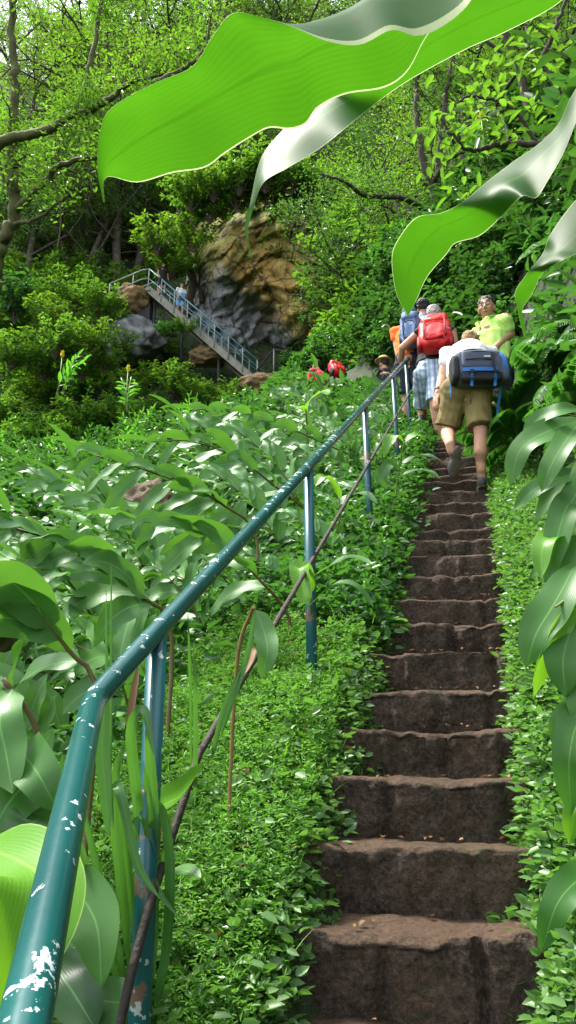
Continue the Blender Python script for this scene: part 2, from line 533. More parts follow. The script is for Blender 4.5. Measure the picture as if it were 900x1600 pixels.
stair = empty('stairway', (-.19, Y0, SL * Y0), 'worn dark brown earthen stairway climbing steeply between green banks', 'stairway')
SK = 0.10
for k in range(-3, 38):
    y0 = Y0 + k * RUN + random.uniform(-.015, .015)
    zt = SL * (Y0 + k * RUN) + random.uniform(-.018, .018)
    xc = xpath(y0)
    wd = .46
    nx = 110 if k < 7 else 64 if k < 14 else 24
    nr = 22 if k < 7 else 12
    rise = SL * RUN
    prof = [(.035, -rise - .16), (.032, -rise - .02)] + [(.030 - .022 * t, -rise + rise * .93 * t) for t in np.linspace(.0, 1, nr)]
    prof += [(.012, -.008), (.022, -.001), (.036, .002)] + [(.036 + (RUN + .03) * t, .003 * sin(t * 3)) for t in np.linspace(.08, 1, 8)]
    prof += [(RUN + .07, -.12), (RUN + .05, -rise - .16), (.035, -rise - .16)]
    xv = np.linspace(-wd, wd, nx)
    G = np.zeros((len(prof), nx, 3))
    sd = k * 7.3
    tilt = random.uniform(-.018, .018)
    grooves = [(random.uniform(-.32, .3), random.uniform(.012, .035), random.uniform(.008, .03) * random.choice((1, 1, -.8))) for _ in range(7)]
    wear = random.uniform(-.06, .1), random.uniform(.004, .018)
    for i, (py_, pz_) in enumerate(prof):
        for j, x in enumerate(xv):
            v = Vector((x * 4, sd + py_ * 6, pz_ * 4))
            d1 = noise.noise(v) * .024 + noise.noise(v * 2.6) * .016 + noise.noise(v * 7) * .008 + abs(noise.noise(v * 15)) * .006
            ris = 1.0 if 1 <= i <= nr + 2 else .35
            gr = 0.0
            gf_ = 1.0 if i <= nr + 5 else max(0.0, 1 - (i - nr - 5) / 4.0)
            if gf_ > 0:
                for gx, gw, gd in grooves:
                    gr += gd * exp(-((x - gx - .02 * noise.noise(Vector((pz_ * 9, gx * 9, sd)))) / gw) ** 2)
            yy = py_ + d1 * ris * 1.1 + gr * gf_
            zz = pz_ + (noise.noise(Vector((x * 3, sd, py_ * 3))) * .012 + noise.noise(Vector((x * 11, sd, py_ * 9))) * .011 + noise.noise(Vector((x * 27, sd, py_ * 20))) * .005 + tilt * x - wear[1] * exp(-((x - wear[0]) / .15) ** 2)) * (1 if i >= nr else .3)
            if i >= nr: zz -= abs(gr) * .22 * gf_
            G[i, j] = (xc + x, y0 + yy - (x) * SK * -1.0, zt + zz)
    mb = MB()
    sheet(mb, G - np.array(stair.location))
    mb.build('step', MT['tuff'], stair)

# ------------------------------------------------------------------ handrail
m, nt, N, Lk = new_mat('chipped_green_paint')
bs = nd(nt, 'ShaderNodeBsdfPrincipled', Roughness=.26)
nA = noise_(nt, 27, 6, .66); nB = noise_(nt, 3.0, 3, .5); nC = noise_(nt, 60, 3)
geo = N.new('ShaderNodeNewGeometry')
sp = N.new('ShaderNodeSeparateXYZ'); Lk.new(geo.outputs['Normal'], sp.inputs[0])
ww = math_(nt, 'ADD', math_(nt, 'ADD', nA, math_(nt, 'MULTIPLY', nB, .32)), math_(nt, 'MULTIPLY', sp.outputs[2], .10))
ch = math_(nt, 'GREATER_THAN', ww, .855)
ru = math_(nt, 'GREATER_THAN', math_(nt, 'ADD', nA, math_(nt, 'MULTIPLY', nC, .2)), .80)
pc = ramp(nt, nB, [(.3, (.003, .055, .058)), (.7, (.005, .080, .076))])
c = mixc(nt, ch, pc.outputs[0], (.46, .52, .55))
c = mixc(nt, math_(nt, 'MULTIPLY', ru, .8), c, (.16, .07, .035))
Lk.new(c, bs.inputs['Base Color'])
Lk.new(math_(nt, 'ADD', math_(nt, 'MULTIPLY', ch, .35), math_(nt, 'MULTIPLY_ADD', nC, .12, .18)), bs.inputs['Roughness'])
bm = nd(nt, 'ShaderNodeBump', Strength=.5, Distance=.002); bm.invert = True
Lk.new(math_(nt, 'ADD', ch, math_(nt, 'MULTIPLY', nC, .15)), bm.inputs['Height']); Lk.new(bm.outputs[0], bs.inputs['Normal'])
o_ = N.new('ShaderNodeOutputMaterial'); Lk.new(bs.outputs[0], o_.inputs[0])
MT['rail'] = m
MT['rust'] = solid_mat('rusted_iron', (.018, .017, .016), (.05, .035, .027), 12, .75, .4, 50)
m, nt, N, Lk = new_mat('rusting_green_paint')
bs = nd(nt, 'ShaderNodeBsdfPrincipled', Roughness=.35)
nA = noise_(nt, 7, 5, .65)
c = mixc(nt, math_(nt, 'GREATER_THAN', nA, .60), (.005, .075, .085), (.13, .085, .06))
c = mixc(nt, math_(nt, 'GREATER_THAN', noise_(nt, 22, 4, .6), .66), c, (.35, .4, .4))
Lk.new(c, bs.inputs['Base Color'])
o_ = N.new('ShaderNodeOutputMaterial'); Lk.new(bs.outputs[0], o_.inputs[0])
MT['post'] = m

DIR = np.array([0, 1, SL])
BEND = at(145, 1095, 1.52)
root = empty('handrail', (BEND[0], BEND[1], gz(BEND[0], BEND[1])), 'green painted pipe handrail with white chips beside the earthen steps', 'handrail')
R0 = np.array(root.location)
low = at(40, 1590, .66)
back = low + (low - BEND) * .8
top_end = BEND + DIR * 7.6
bendpts = [BEND + (low - BEND) * .06, BEND + (low - BEND) * .02 + DIR * .004, BEND + DIR * .012 + (low - BEND) * .004, BEND + DIR * .05]
path = [back, low + (low - BEND) * .3, low, low + (BEND - low) * .5] + bendpts + [BEND + DIR * s for s in (.4, 1, 2, 3.5, 5, 6.4, 7.6)]
Ppath = []
for a_, b_ in zip(path[:-1], path[1:]):
    Ppath += [a_ + (b_ - a_) * t for t in np.linspace(0, 1, 6)[:-1]]
Ppath.append(path[-1])
mb = MB(); tube(mb, np.array(Ppath) - R0, .0228, 20); mb.build('top_rail', MT['rail'], root)
for px in (246, 482, 570, 614, 634, 652):
    s = min(np.linspace(.02, 9.0, 3000), key=lambda s: abs(proj(BEND + DIR * s)[0] - px))
    p = BEND + DIR * s
    g = gz(p[0], p[1]) - .25
    mb = MB(); tube(mb, np.array([[p[0] + .01, p[1], g], [p[0], p[1], p[2] - .012]]) - R0, .0235 if px < 600 else .021, 14)
    mb.build('post', MT['post'], root)
lb0 = at(310, 1180, 1.95)
lbx = [at(170, 1680, 1.45), at(205, 1520, 1.53), at(232, 1420, 1.62), lb0] + [lb0 + DIR * s for s in (.5, 1.5, 3, 5, 6.5)]
LP = []
for a_, b_ in zip(lbx[:-1], lbx[1:]):
    LP += [a_ + (b_ - a_) * t for t in np.linspace(0, 1, 5)[:-1]]
LP.append(lbx[-1])
mb = MB(); tube(mb, np.array(LP) - R0, .0095, 10); mb.build('lower_bar', MT['rust'], root)

# ------------------------------------------------------------------ cliff
m, nt, N, Lk = new_mat('cliff_rock')
bs = nd(nt, 'ShaderNodeBsdfPrincipled', Roughness=.9)
uvn = N.new('ShaderNodeUVMap'); sp = N.new('ShaderNodeSeparateXYZ'); Lk.new(uvn.outputs[0], sp.inputs[0])
n1 = noise_(nt, .55, 6, .65); n2 = noise_(nt, 1.6, 7, .72); n3 = noise_(nt, .28, 3)
mp = N.new('ShaderNodeMapping'); tcn = N.new('ShaderNodeTexCoord'); Lk.new(tcn.outputs['Object'], mp.inputs[0]); mp.inputs['Scale'].default_value = (1, 1, .25)
nst = noise_(nt, 2.5, 6, .7, mp.outputs[0])
grey = ramp(nt, nst, [(.3, (.12, .13, .145)), (.45, (.24, .26, .285)), (.6, (.42, .44, .46)), (.72, (.22, .24, .25))])
och = ramp(nt, n2, [(.28, (.26, .15, .04)), (.42, (.52, .31, .08)), (.58, (.66, .44, .14)), (.75, (.40, .29, .09))])
w = math_(nt, 'ADD', math_(nt, 'ADD', math_(nt, 'MULTIPLY', sp.outputs[0], 1.1), math_(nt, 'MULTIPLY', sp.outputs[1], 1.3)), math_(nt, 'MULTIPLY', n1, .9))
wf = nd(nt, 'ShaderNodeMapRange'); wf.inputs[1].default_value = 1.42; wf.inputs[2].default_value = 1.58; Lk.new(w, wf.inputs[0])
c = mixc(nt, wf.outputs[0], grey.outputs[0], och.outputs[0])
mf = nd(nt, 'ShaderNodeMapRange'); mf.inputs[1].default_value = .92; mf.inputs[2].default_value = 1.12
Lk.new(math_(nt, 'ADD', math_(nt, 'MULTIPLY', sp.outputs[1], .75), math_(nt, 'MULTIPLY', n2, 1.0)), mf.inputs[0])
c = mixc(nt, math_(nt, 'MULTIPLY', mf.outputs[0], .75), c, (.20, .26, .04))
mp2 = N.new('ShaderNodeMapping'); Lk.new(tcn.outputs['Object'], mp2.inputs[0]); mp2.inputs['Scale'].default_value = (1, 1, 1.7); mp2.inputs['Rotation'].default_value = (0, .5, 0)
vc = nd(nt, 'ShaderNodeTexVoronoi', Scale=.9, _feature='DISTANCE_TO_EDGE')
dv = nd(nt, 'ShaderNodeTexNoise', Scale=1.5, Detail=5.0); Lk.new(mp2.outputs[0], dv.inputs['Vector'])
Lk.new(mixc(nt, .35, mp2.outputs[0], dv.outputs['Color']), vc.inputs['Vector'])
c = mixc(nt, math_(nt, 'MULTIPLY', math_(nt, 'LESS_THAN', vc.outputs['Distance'], .035), .75), c, (.05, .04, .03))
n5 = noise_(nt, 5, 6, .75)
c = mixc(nt, math_(nt, 'MULTIPLY', math_(nt, 'GREATER_THAN', n5, .58), .5), c, (.09, .07, .05))
c = mixc(nt, math_(nt, 'MULTIPLY', math_(nt, 'LESS_THAN', n5, .42), .35), c, (.55, .52, .46))
Lk.new(c, bs.inputs['Base Color'])
bm = nd(nt, 'ShaderNodeBump', Strength=.9, Distance=.25)
Lk.new(math_(nt, 'ADD', n2, math_(nt, 'MULTIPLY', nst, .6)), bm.inputs['Height']); Lk.new(bm.outputs[0], bs.inputs['Normal'])
o_ = N.new('ShaderNodeOutputMaterial'); Lk.new(bs.outputs[0], o_.inputs[0])
nu_, nv_ = 110, 120
mb = MB()
G = np.zeros((nv_, nu_, 3)); UVc = np.zeros((nv_, nu_, 2))
for i in range(nv_):
    for j in range(nu_):
        u, v = j / (nu_ - 1), i / (nv_ - 1)
        px = 268 + 275 * u + 30 * v * (1 - u); py = 620 - 345 * v * (1 - .22 * (2 * u - 1.1) ** 2) + 14 * noise.noise(Vector((u * 5, v * 2, 9)))
        e = max(abs(2 * u - 1), 0)
        d = 36.5 + 5.0 * max(0, e - .55) ** 1.5 * 3 + 3.0 * max(0, v - .75) * 4 - 1.6 * float(sstep(.30, .55, v + .5 * (u - .5))) + .9 * float(sstep(.5, .1, v))
        q = Vector((u * 4, v * 4, 1.7))
        d += -.6 * noise.fractal(q, .8, 2.1, 4) - .5 * abs(noise.noise(q * 2.3)) - .25 * noise.noise(Vector((u * 14, v * 22, 4))) - .25 * abs(noise.noise(Vector((u * 9 + v * 4, v * 26 - u * 6, 2))))
        vo = noise.voronoi(Vector((u * 5 + .6 * v, v * 7 - 1.5 * u, 3.3)))[0]
        d += .40 * (vo[0] - .3) - .55 * min(vo[1] - vo[0], .25)
        led = (v * 9 - u * 2.2 + .8 * noise.noise(q)) % 1.0
        d += .28 * led * float(sstep(.25, .5, v + .4 * (u - .5)))
        G[i, j] = at(px, py, d); UVc[i, j] = u, v
sheet(mb, G, UVc.reshape(-1, 2))
# the back of the rock mass, sunk into the hill
bk = G + np.array(HEAD) * 9 + np.array([0, 0, -2])
sheet(mb, bk[::-1], UVc.reshape(-1, 2))
rim = lambda a, b: sheet(mb, np.stack([a, b]), np.zeros((2 * len(a), 2)))
rim(G[0], bk[0]); rim(bk[-1], G[-1]); rim(bk[:, 0], G[:, 0]); rim(G[:, -1], bk[:, -1])
tag(mb.build('rock_cliff', m), 'grey and ochre cliff face with moss behind the metal stairs', 'cliff', kind='structure')
MT['rock'] = solid_mat('brown_rock', (.05, .038, .02), (.12, .085, .045), 3, .9, .8, 12)
MT['rock_o'] = solid_mat('ochre_rock', (.075, .055, .035), (.34, .21, .09), 2.6, .9, 1.0, 6, detail=8)
MT['rock_g'] = solid_mat('grey_rock', (.06, .066, .07), (.24, .25, .255), 2.5, .9, 1.0, 6, detail=8)


def boulder(c, r, mat, label, seed, sc=(1, 1, 1)):
    bmx = bmesh.new()
    bmesh.ops.create_icosphere(bmx, subdivisions=5, radius=1)
    for v in bmx.verts:
        q = v.co * 1.2 + Vector((seed, seed * 2, 0))
        k = 1 + .32 * noise.noise(q) + .14 * noise.noise(q * 2.7) + .07 * noise.noise(q * 6) + .05 * abs(noise.noise(q * 13))
        vo = noise.voronoi(q * 1.3)[0]
        k += .22 * (vo[0] - .4) - .12 * min(vo[1] - vo[0], .2)
        v.co = Vector((v.co.x * sc[0], v.co.y * sc[1], v.co.z * sc[2])) * k * r
    me = bpy.data.meshes.new('boulder'); bmx.to_mesh(me); bmx.free()
    for p in me.polygons: p.use_smooth = True
    me.materials.append(mat)
    o = bpy.data.objects.new('boulder', me); COL.objects.link(o); o.location = c
    return tag(o, label, 'boulder')


boulder(at(232, 805, 7.2), .26, MT['rock'], 'smooth brown boulder half hidden among leaves left of the handrail', 3, (1, .8, 1.3))
boulder(at(0, 965, 3.4), .13, MT['rock'], 'small brown boulder behind leaves at the left edge', 5)
boulder(at(207, 474, 36.5), .95, MT['rock_o'], 'ochre boulder under the top of the metal stairs', 8, (1, 1, .8))
boulder(at(205, 535, 35.8), 1.05, MT['rock_g'], 'pale grey boulder beneath the metal stairs', 11, (1.3, 1, 1))
boulder(at(328, 556, 34.8), .62, MT['rock_o'], 'ochre boulder beneath the middle of the metal stairs', 14, (1.4, 1, .7))
boulder(at(408, 606, 31), .75, MT['rock_o'], 'low ochre boulder at the foot of the metal stairs', 17, (1.4, 1, .7))

# ------------------------------------------------------------------ far metal stairs
MT['steel'] = solid_mat('grey_steel', (.22, .25, .24), (.34, .36, .33), 3, .55)
MT['bluerail'] = solid_mat('blue_green_paint', (.07, .20, .25), (.12, .28, .32), 4, .4)
MT['plank'] = solid_mat('weathered_plank', (.15, .145, .12), (.27, .255, .21), 4, .8)
MT['shade'] = solid_mat('dark_iron_and_shade', (.03, .03, .03), None, rough=.7)  # iron of the legs, and the shadow painted under the landing
A = at(402, 598, 33.0); B = at(232, 452, 35.8)
root = empty('metal_staircase', A, 'steep steel staircase with blue green rails climbing past the cliff', 'staircase')
R0 = np.array(root.location)
ax = unit(B - A); hor = unit(np.array([ax[0], ax[1], 0])); sd = np.cross(hor, [0, 0, 1]); sd = -sd if sd @ HEAD < 0 else sd
vz = np.array([0, 0, 1.0]); Ls = np.linalg.norm(B - A)
nrm_ = np.cross(ax, sd); nrm_ = nrm_ if nrm_[2] > 0 else -nrm_
for off in (0, .95):
    mb = MB(); box(mb, (A + B) / 2 + sd * off - R0, [ax, sd, nrm_], (Ls + .3, .07, .30)); mb.build('stringer', MT['plank'], root, False)
ntr = 30
for i in range(ntr):
    p = A + (B - A) * (i + .5) / ntr + sd * .475 + vz * .05
    mb = MB(); box(mb, p - R0, [hor, sd, vz], (.26, .87, .045)); mb.build('tread', MT['steel'], root, False)
for off in (-.05, 1.0):
    for hh, rr, nm, mm in ((1.05, .034, 'top_rail', 'bluerail'), (.55, .02, 'middle_rail', 'bluerail')):
        mb = MB(); tube(mb, np.array([A + sd * off + vz * hh, B + sd * off + vz * hh]) - R0, rr, 8); mb.build(nm, MT[mm], root)
    for i in range(9):
        p = A + (B - A) * i / 8 + sd * off
        mb = MB(); tube(mb, np.array([p - vz * .1, p + vz * 1.05]) - R0, .028, 8); mb.build('post', MT['steel'], root)
# landing at the top and its rail
land = B + hor * .95 + sd * .45
mb = MB(); box(mb, land - vz * .06 - R0, [hor, sd, vz], (2.1, 1.1, .12)); mb.build('landing', MT['plank'], root, False)
mb = MB(); box(mb, land - vz * 1.0 + sd * .2 - R0, [hor, sd, vz], (1.8, .5, 1.75)); mb.build('landing_shadow_block', MT['shade'], root, False)  # dark block added as the shadow beneath the landing
for off in (-.05, 1.0):
    e0, e1 = B + sd * off, B + hor * 1.9 + sd * off - vz * .5
    for hh in (1.05, .55):
        mb = MB(); tube(mb, np.array([e0 + vz * hh, e0 + hor * .35 + vz * hh, e1 + vz * hh]) - R0, .03, 8); mb.build('landing_rail', MT['steel'], root)
    for t in (.4, 1.0):
        p = e0 + (e1 - e0) * t
        mb = MB(); tube(mb, np.array([p - vz * .2, p + vz * 1.05]) - R0, .026, 8); mb.build('post', MT['steel'], root)
for t in (.02, .36, .7, .97):
    p = A + (B - A) * t + sd * .45
    mb = MB(); tube(mb, np.array([p - vz * .1, p - vz * 2.2]) - R0, .07, 8); mb.build('leg', MT['shade'], root)
# the rail of the path that leads on from the foot of those stairs
foot = [at(386, 598, 32.6), at(428, 545, 32.2), at(495, 562, 28), at(560, 590, 24)]
pr = empty('path_railing', foot[1] - vz * 1.0, 'thin dark railing running right from the foot of the metal stairs', 'railing')
R1 = np.array(pr.location)
for a_, b_ in ((0, 1), (1, 2), (2, 3)):
    mb = MB(); tube(mb, np.array([foot[a_], foot[b_]]) - R1, .03, 8); mb.build('rail', MT['rust'], pr)
for q in foot[1:]:
    mb = MB(); tube(mb, np.array([q, q - vz * 1.15]) - R1, .03, 8); mb.build('post', MT['steel'], pr)
# ------------------------------------------------------------------ people
def cap_geo(p0, r0, p1, r1, k=14, rings=5, flat=False, sq=1.0, side=None):
    """Tapered capsule (round ends) or cone (flat ends); sq squashes it along `side`."""
    p0, p1 = np.asarray(p0, float), np.asarray(p1, float)
    d = p1 - p0; L = np.linalg.norm(d); d = d / (L + 1e-9)
    ref = np.array([0, 0, 1.0]) if abs(d[2]) < .85 else np.array([0, 1.0, 0])
    if side is not None: u = unit(np.asarray(side, float) - d * (np.asarray(side, float) @ d))
    else: u = unit(np.cross(d, ref))
    w = np.cross(d, u)
    prof = []
    if flat: prof = [(0, .001, 0), (0, r0, 0), (1, r1, 0), (1, .001, 0)]
    else:
        for a in np.linspace(-pi / 2, 0, rings): prof.append((0, max(r0 * cos(a), 1e-4), r0 * sin(a)))
        for a in np.linspace(0, pi / 2, rings): prof.append((1, max(r1 * cos(a), 1e-4), r1 * sin(a)))
    a = np.arange(k) * 2 * pi / k
    V = []
    for e, r, o in prof:
        c = (p1 if e else p0) + d * o
        V.append(c + r * (np.cos(a)[:, None] * u * sq + np.sin(a)[:, None] * w))
    V = np.array(V); n = len(V)
    i, j = np.meshgrid(np.arange(n - 1), np.arange(k), indexing='ij')
    q = np.stack([i * k + j, i * k + (j + 1) % k, (i + 1) * k + (j + 1) % k, (i + 1) * k + j], -1).reshape(-1, 4)
    V = V.reshape(-1, 3); m = len(V)
    V = np.vstack([V, (p0 - d * (0 if flat else r0)), (p1 + d * (0 if flat else r1))])
    f3 = [(m, (j + 1) % k, j) for j in range(k)] + [(m + 1, (n - 1) * k + j, (n - 1) * k + (j + 1) % k) for j in range(k)]
    return V, q, f3


def ripple(me, fn):
    """Push the surface in and out along its normals by fn(x, y, z)."""
    n = len(me.vertices)
    V = np.zeros(n * 3, np.float32); Nn = np.zeros(n * 3, np.float32)
    me.vertices.foreach_get('co', V); me.vertices.foreach_get('normal', Nn)
    V = V.reshape(-1, 3); Nn = Nn.reshape(-1, 3)
    k = np.array([fn(*map(float, v)) for v in V], np.float32)
    me.vertices.foreach_set('co', (V + Nn * k[:, None]).ravel()); me.update()


def blob(name, parts, mat, parent, voxel=.008, smooth=3, origin=None):
    """One continuous surface over all the parts."""
    mb = MB()
    for p in parts:
        if p[0] == 'c': mb.add(*cap_geo(p[1], p[2], p[3], p[4], **(p[5] if len(p) > 5 else {})))
        elif p[0] == 'e':
            ax = np.eye(3) if len(p) < 4 else np.asarray(p[3], float)
            th = np.linspace(-pi / 2, pi / 2, 13)[1:-1]; a = np.arange(18) * 2 * pi / 18
            X = np.stack([np.cos(th)[:, None] * np.cos(a), np.cos(th)[:, None] * np.sin(a), np.repeat(np.sin(th)[:, None], 18, 1)], -1)
            V = np.asarray(p[1]) + (X * np.asarray(p[2])).reshape(-1, 3) @ ax
            i, j = np.meshgrid(np.arange(10), np.arange(18), indexing='ij')
            q = np.stack([i * 18 + j, i * 18 + (j + 1) % 18, (i + 1) * 18 + (j + 1) % 18, (i + 1) * 18 + j], -1).reshape(-1, 4)
            b, t = len(V), len(V) + 1
            V = np.vstack([V, np.asarray(p[1]) - np.asarray(p[2])[2] * ax[2], np.asarray(p[1]) + np.asarray(p[2])[2] * ax[2]])
            mb.add(V, q, [(b, (j + 1) % 18, j) for j in range(18)] + [(t, 180 + j, 180 + (j + 1) % 18) for j in range(18)])
    for V in mb.v: V -= (0 if origin is None else np.asarray(origin))
    me = mb.mesh(name, mat)
    o = bpy.data.objects.new(name, me); COL.objects.link(o)
    r = o.modifiers.new('r', 'REMESH'); r.mode = 'VOXEL'; r.voxel_size = voxel; r.use_smooth_shade = True
    s = o.modifiers.new('s', 'SMOOTH'); s.factor = .5; s.iterations = smooth
    dg = bpy.context.evaluated_depsgraph_get()
    m2 = bpy.data.meshes.new_from_object(o.evaluated_get(dg))
    m2.name = name
    o.modifiers.clear(); o.data = m2; bpy.data.meshes.remove(me)
    m2.materials.clear(); m2.materials.append(mat)
    for p in m2.polygons: p.use_smooth = True
    if name in ('shirt', 'shorts', 'trousers'):       # folds in the cloth
        sd_ = random.uniform(0, 50)
        ripple(m2, lambda x, y, z: .014 * noise.noise(Vector((x * 9 + sd_, y * 9, z * 5))) + .010 * noise.noise(Vector((x * 22 + z * 14, y * 20, z * 9 + sd_))))
    elif name == 'hair':
        ripple(m2, lambda x, y, z: .012 * noise.noise(Vector((x * 60, y * 60, z * 60))))
    if parent: o.parent = parent
    return o


def frame(fwd, upv):
    f = unit(fwd); u = unit(np.asarray(upv, float) - f * (np.asarray(upv, float) @ f)); r = np.cross(f, u)
    return np.array([r, f, u])                      # right, forward, up as rows


def head_parts(c, fr, k=1.0):
    """Skull, jaw, nose, ears, brows, lips; c = centre of the skull."""
    r, f, u = fr
    P = lambda x, y, z: c + (r * x + f * y + u * z) * k
    S = lambda *a: tuple(q * k for q in a)
    return [('e', P(0, -.012, .025), S(.076, .094, .092), fr), ('e', P(0, .030, -.040), S(.056, .062, .078), fr),
            ('e', P(0, .055, -.088), S(.030, .030, .026), fr),
            ('c', P(0, .098, .004), .009 * k, P(0, .116, -.032), .015 * k), ('e', P(0, .104, -.036), S(.018, .014, .010), fr),
            ('e', P(.078, -.005, -.01), S(.011, .020, .032), fr), ('e', P(-.078, -.005, -.01), S(.011, .020, .032), fr),
            ('c', P(-.045, .080, .027), .011 * k, P(.045, .080, .027), .011 * k),
            ('e', P(.040, .066, -.025), S(.024, .026, .022), fr), ('e', P(-.040, .066, -.025), S(.024, .026, .022), fr),
            ('c', P(-.020, .087, -.064), .008 * k, P(.020, .087, -.064), .008 * k)]


def hand_parts(w, d, pn, side, k=1.0, curl=.5):
    """Palm, four fingers, thumb. w wrist, d towards the fingers, pn palm normal, side = thumb side."""
    d = unit(d); pn = unit(np.asarray(pn) - d * (np.asarray(pn) @ d)); t = unit(np.asarray(side) - d * (np.asarray(side) @ d) - pn * (np.asarray(side) @ pn))
    fr = np.array([t, pn, d])
    out = [('e', w + d * .052 * k, (.041 * k, .017 * k, .056 * k), fr), ('c', w - d * .02 * k, .024 * k, w + d * .03 * k, .024 * k)]
    for off, L in ((.030, .072), (.010, .080), (-.010, .075), (-.029, .058)):
        b = w + d * .092 * k + t * off * k
        a = b.copy(); dd = d + t * off * 2.2
        for q in range(3):
            ang = curl * (q + .6)
            e = a + unit(dd * cos(ang) + pn * sin(ang)) * L * k * (.45, .32, .25)[q]
            out.append(('c', a, (.0090 - q * .001) * k, e, (.0083 - q * .001) * k)); a = e
    b = w + d * .028 * k + t * .032 * k
    e1 = b + unit(d * .7 + t * .75 + pn * .3) * .042 * k
    e2 = e1 + unit(d * .95 + t * .25 + pn * .4) * .034 * k
    out += [('c', b, .013 * k, e1, .0105 * k), ('c', e1, .0105 * k, e2, .0085 * k)]
    return out


SKIN = solid_mat('skin', (.46, .25, .165), (.54, .31, .21), 9, .62, spec=.25)
SKIN2 = solid_mat('tanned_skin', (.36, .185, .115), (.45, .24, .155), 9, .5)


def cloth(name, a, b=None, scale=30, rough=.85, bump=.35, bscale=26):
    return solid_mat(name, a, b or tuple(x * 1.2 for x in a), scale, rough, bump, bscale)


KHAKI = cloth('khaki_cloth', (.17, .135, .045), (.21, .165, .06), 6)
WHITE = cloth('white_cloth', (.72, .72, .72), (.78, .78, .78))
GREY_SHOE = cloth('grey_shoe', (.055, .062, .07), (.10, .11, .12), 40)
SOLE = solid_mat('shoe_sole', (.09, .075, .06), (.17, .14, .11), 30, .9, .6, 120)
BLOND = solid_mat('blond_hair', (.30, .19, .08), (.46, .31, .14), 60, .5, .6, 160)
GREYHAIR = solid_mat('grey_hair', (.26, .25, .24), (.48, .47, .45), 60, .6, .6, 160)
DARKHAIR = solid_mat('dark_hair', (.012, .010, .009), (.03, .025, .02), 60, .45, .6, 160)
BAGGREY = cloth('bag_grey', (.065, .080, .125), (.09, .105, .155), 60, .7, .3, 200)
BAGDARK = cloth('bag_black', (.012, .013, .016), (.022, .023, .028), 60, .7, .3, 200)
BAGBLUE = cloth('bag_blue', (.015, .13, .42), (.02, .17, .50), 60, .6)
RED = cloth('red_nylon', (.62, .012, .016), (.75, .03, .03), 5, .5, .25, 9)
DKRED = cloth('dark_red_strap', (.30, .01, .012), None, 30, .6)
BLACK = cloth('black_cloth', (.012, .012, .014), (.022, .022, .024), 20, .85)
ORANGE = cloth('orange_cloth', (.80, .14, .012), (.85, .18, .02), 10)
LIME = cloth('lime_cloth', (.46, .72, .16), (.52, .78, .20), 6)
NAVY = cloth('navy_cloth', (.015, .018, .035), (.025, .03, .05), 12)
BLUEPACK = cloth('slate_blue_nylon', (.085, .16, .30), (.11, .20, .36), 8, .6)
BLUECAP = cloth('blue_cap', (.10, .19, .33), None, 20, .8)
EYEW = solid_mat('eye_white', (.7, .68, .65)); EYED = solid_mat('eye_dark', (.015, .010, .008), None, rough=.2)
LIP = solid_mat('lips', (.36, .13, .10)); BUCKLE = solid_mat('black_plastic', (.01, .01, .011), None, rough=.35)
GLASSBROWN = solid_mat('brown_lens', (.10, .05, .015), None, rough=.1)
WRISTBAND = solid_mat('wine_red_band', (.10, .008, .012), None, rough=.5)
STRAW = solid_mat('straw_hat', (.5, .34, .12), (.6, .42, .18), 40, .8); HATRED = solid_mat('red_hat', (.5, .05, .03), None)
LTBLUE = cloth('light_blue_nylon', (.18, .38, .62), None, 10)
# light blue and white check
m, nt, N, Lk = new_mat('plaid_cloth')
bs = nd(nt, 'ShaderNodeBsdfPrincipled', Roughness=.85)
tcn = N.new('ShaderNodeTexCoord'); sp = N.new('ShaderNodeSeparateXYZ'); Lk.new(tcn.outputs['Object'], sp.inputs[0])
s1 = math_(nt, 'GREATER_THAN', math_(nt, 'SINE', math_(nt, 'MULTIPLY', sp.outputs[0], 120)), .0)
s2 = math_(nt, 'GREATER_THAN', math_(nt, 'SINE', math_(nt, 'MULTIPLY', sp.outputs[2], 80)), .1)
s3 = math_(nt, 'GREATER_THAN', math_(nt, 'SINE', math_(nt, 'MULTIPLY', sp.outputs[0], 60)), .8)
c = mixc(nt, math_(nt, 'MULTIPLY', s1, .55), (.60, .66, .74), (.16, .30, .52))
c = mixc(nt, math_(nt, 'MULTIPLY', s2, .4), c, (.18, .32, .52))
c = mixc(nt, math_(nt, 'MULTIPLY', s3, .6), c, (.07, .13, .28))
Lk.new(c, bs.inputs['Base Color']); o_ = N.new('ShaderNodeOutputMaterial'); Lk.new(bs.outputs[0], o_.inputs[0])
PLAID = m


def shoe(parent, o, heel, toe, upv, mat, h=.075, w=.045, k=1.0):
    """heel, toe on the sole plane; upv away from the sole."""
    heel, toe = np.asarray(heel), np.asarray(toe)
    d = unit(toe - heel); L = np.linalg.norm(toe - heel); u = unit(np.asarray(upv) - d * (np.asarray(upv) @ d)); s = np.cross(d, u)
    fr = np.array([s, d, u])
    up_ = blob('shoe', [('e', heel + d * L * .28 + u * .045, (w * .82, L * .27, .046), fr), ('e', heel + d * L * .68 + u * .032, (w, L * .32, .034), fr),
                        ('c', heel + d * L * .2 + u * .05, .036, heel + d * L * .24 + u * .098, .037)], mat, parent, .006, 3, o)
    blob('sole', [('e', heel + d * L * .25, (w * .85, L * .27, .014), fr), ('e', heel + d * L * .66, (w * 1.06, L * .36, .014), fr)], SOLE, up_, .006, 2, o)
    return up_


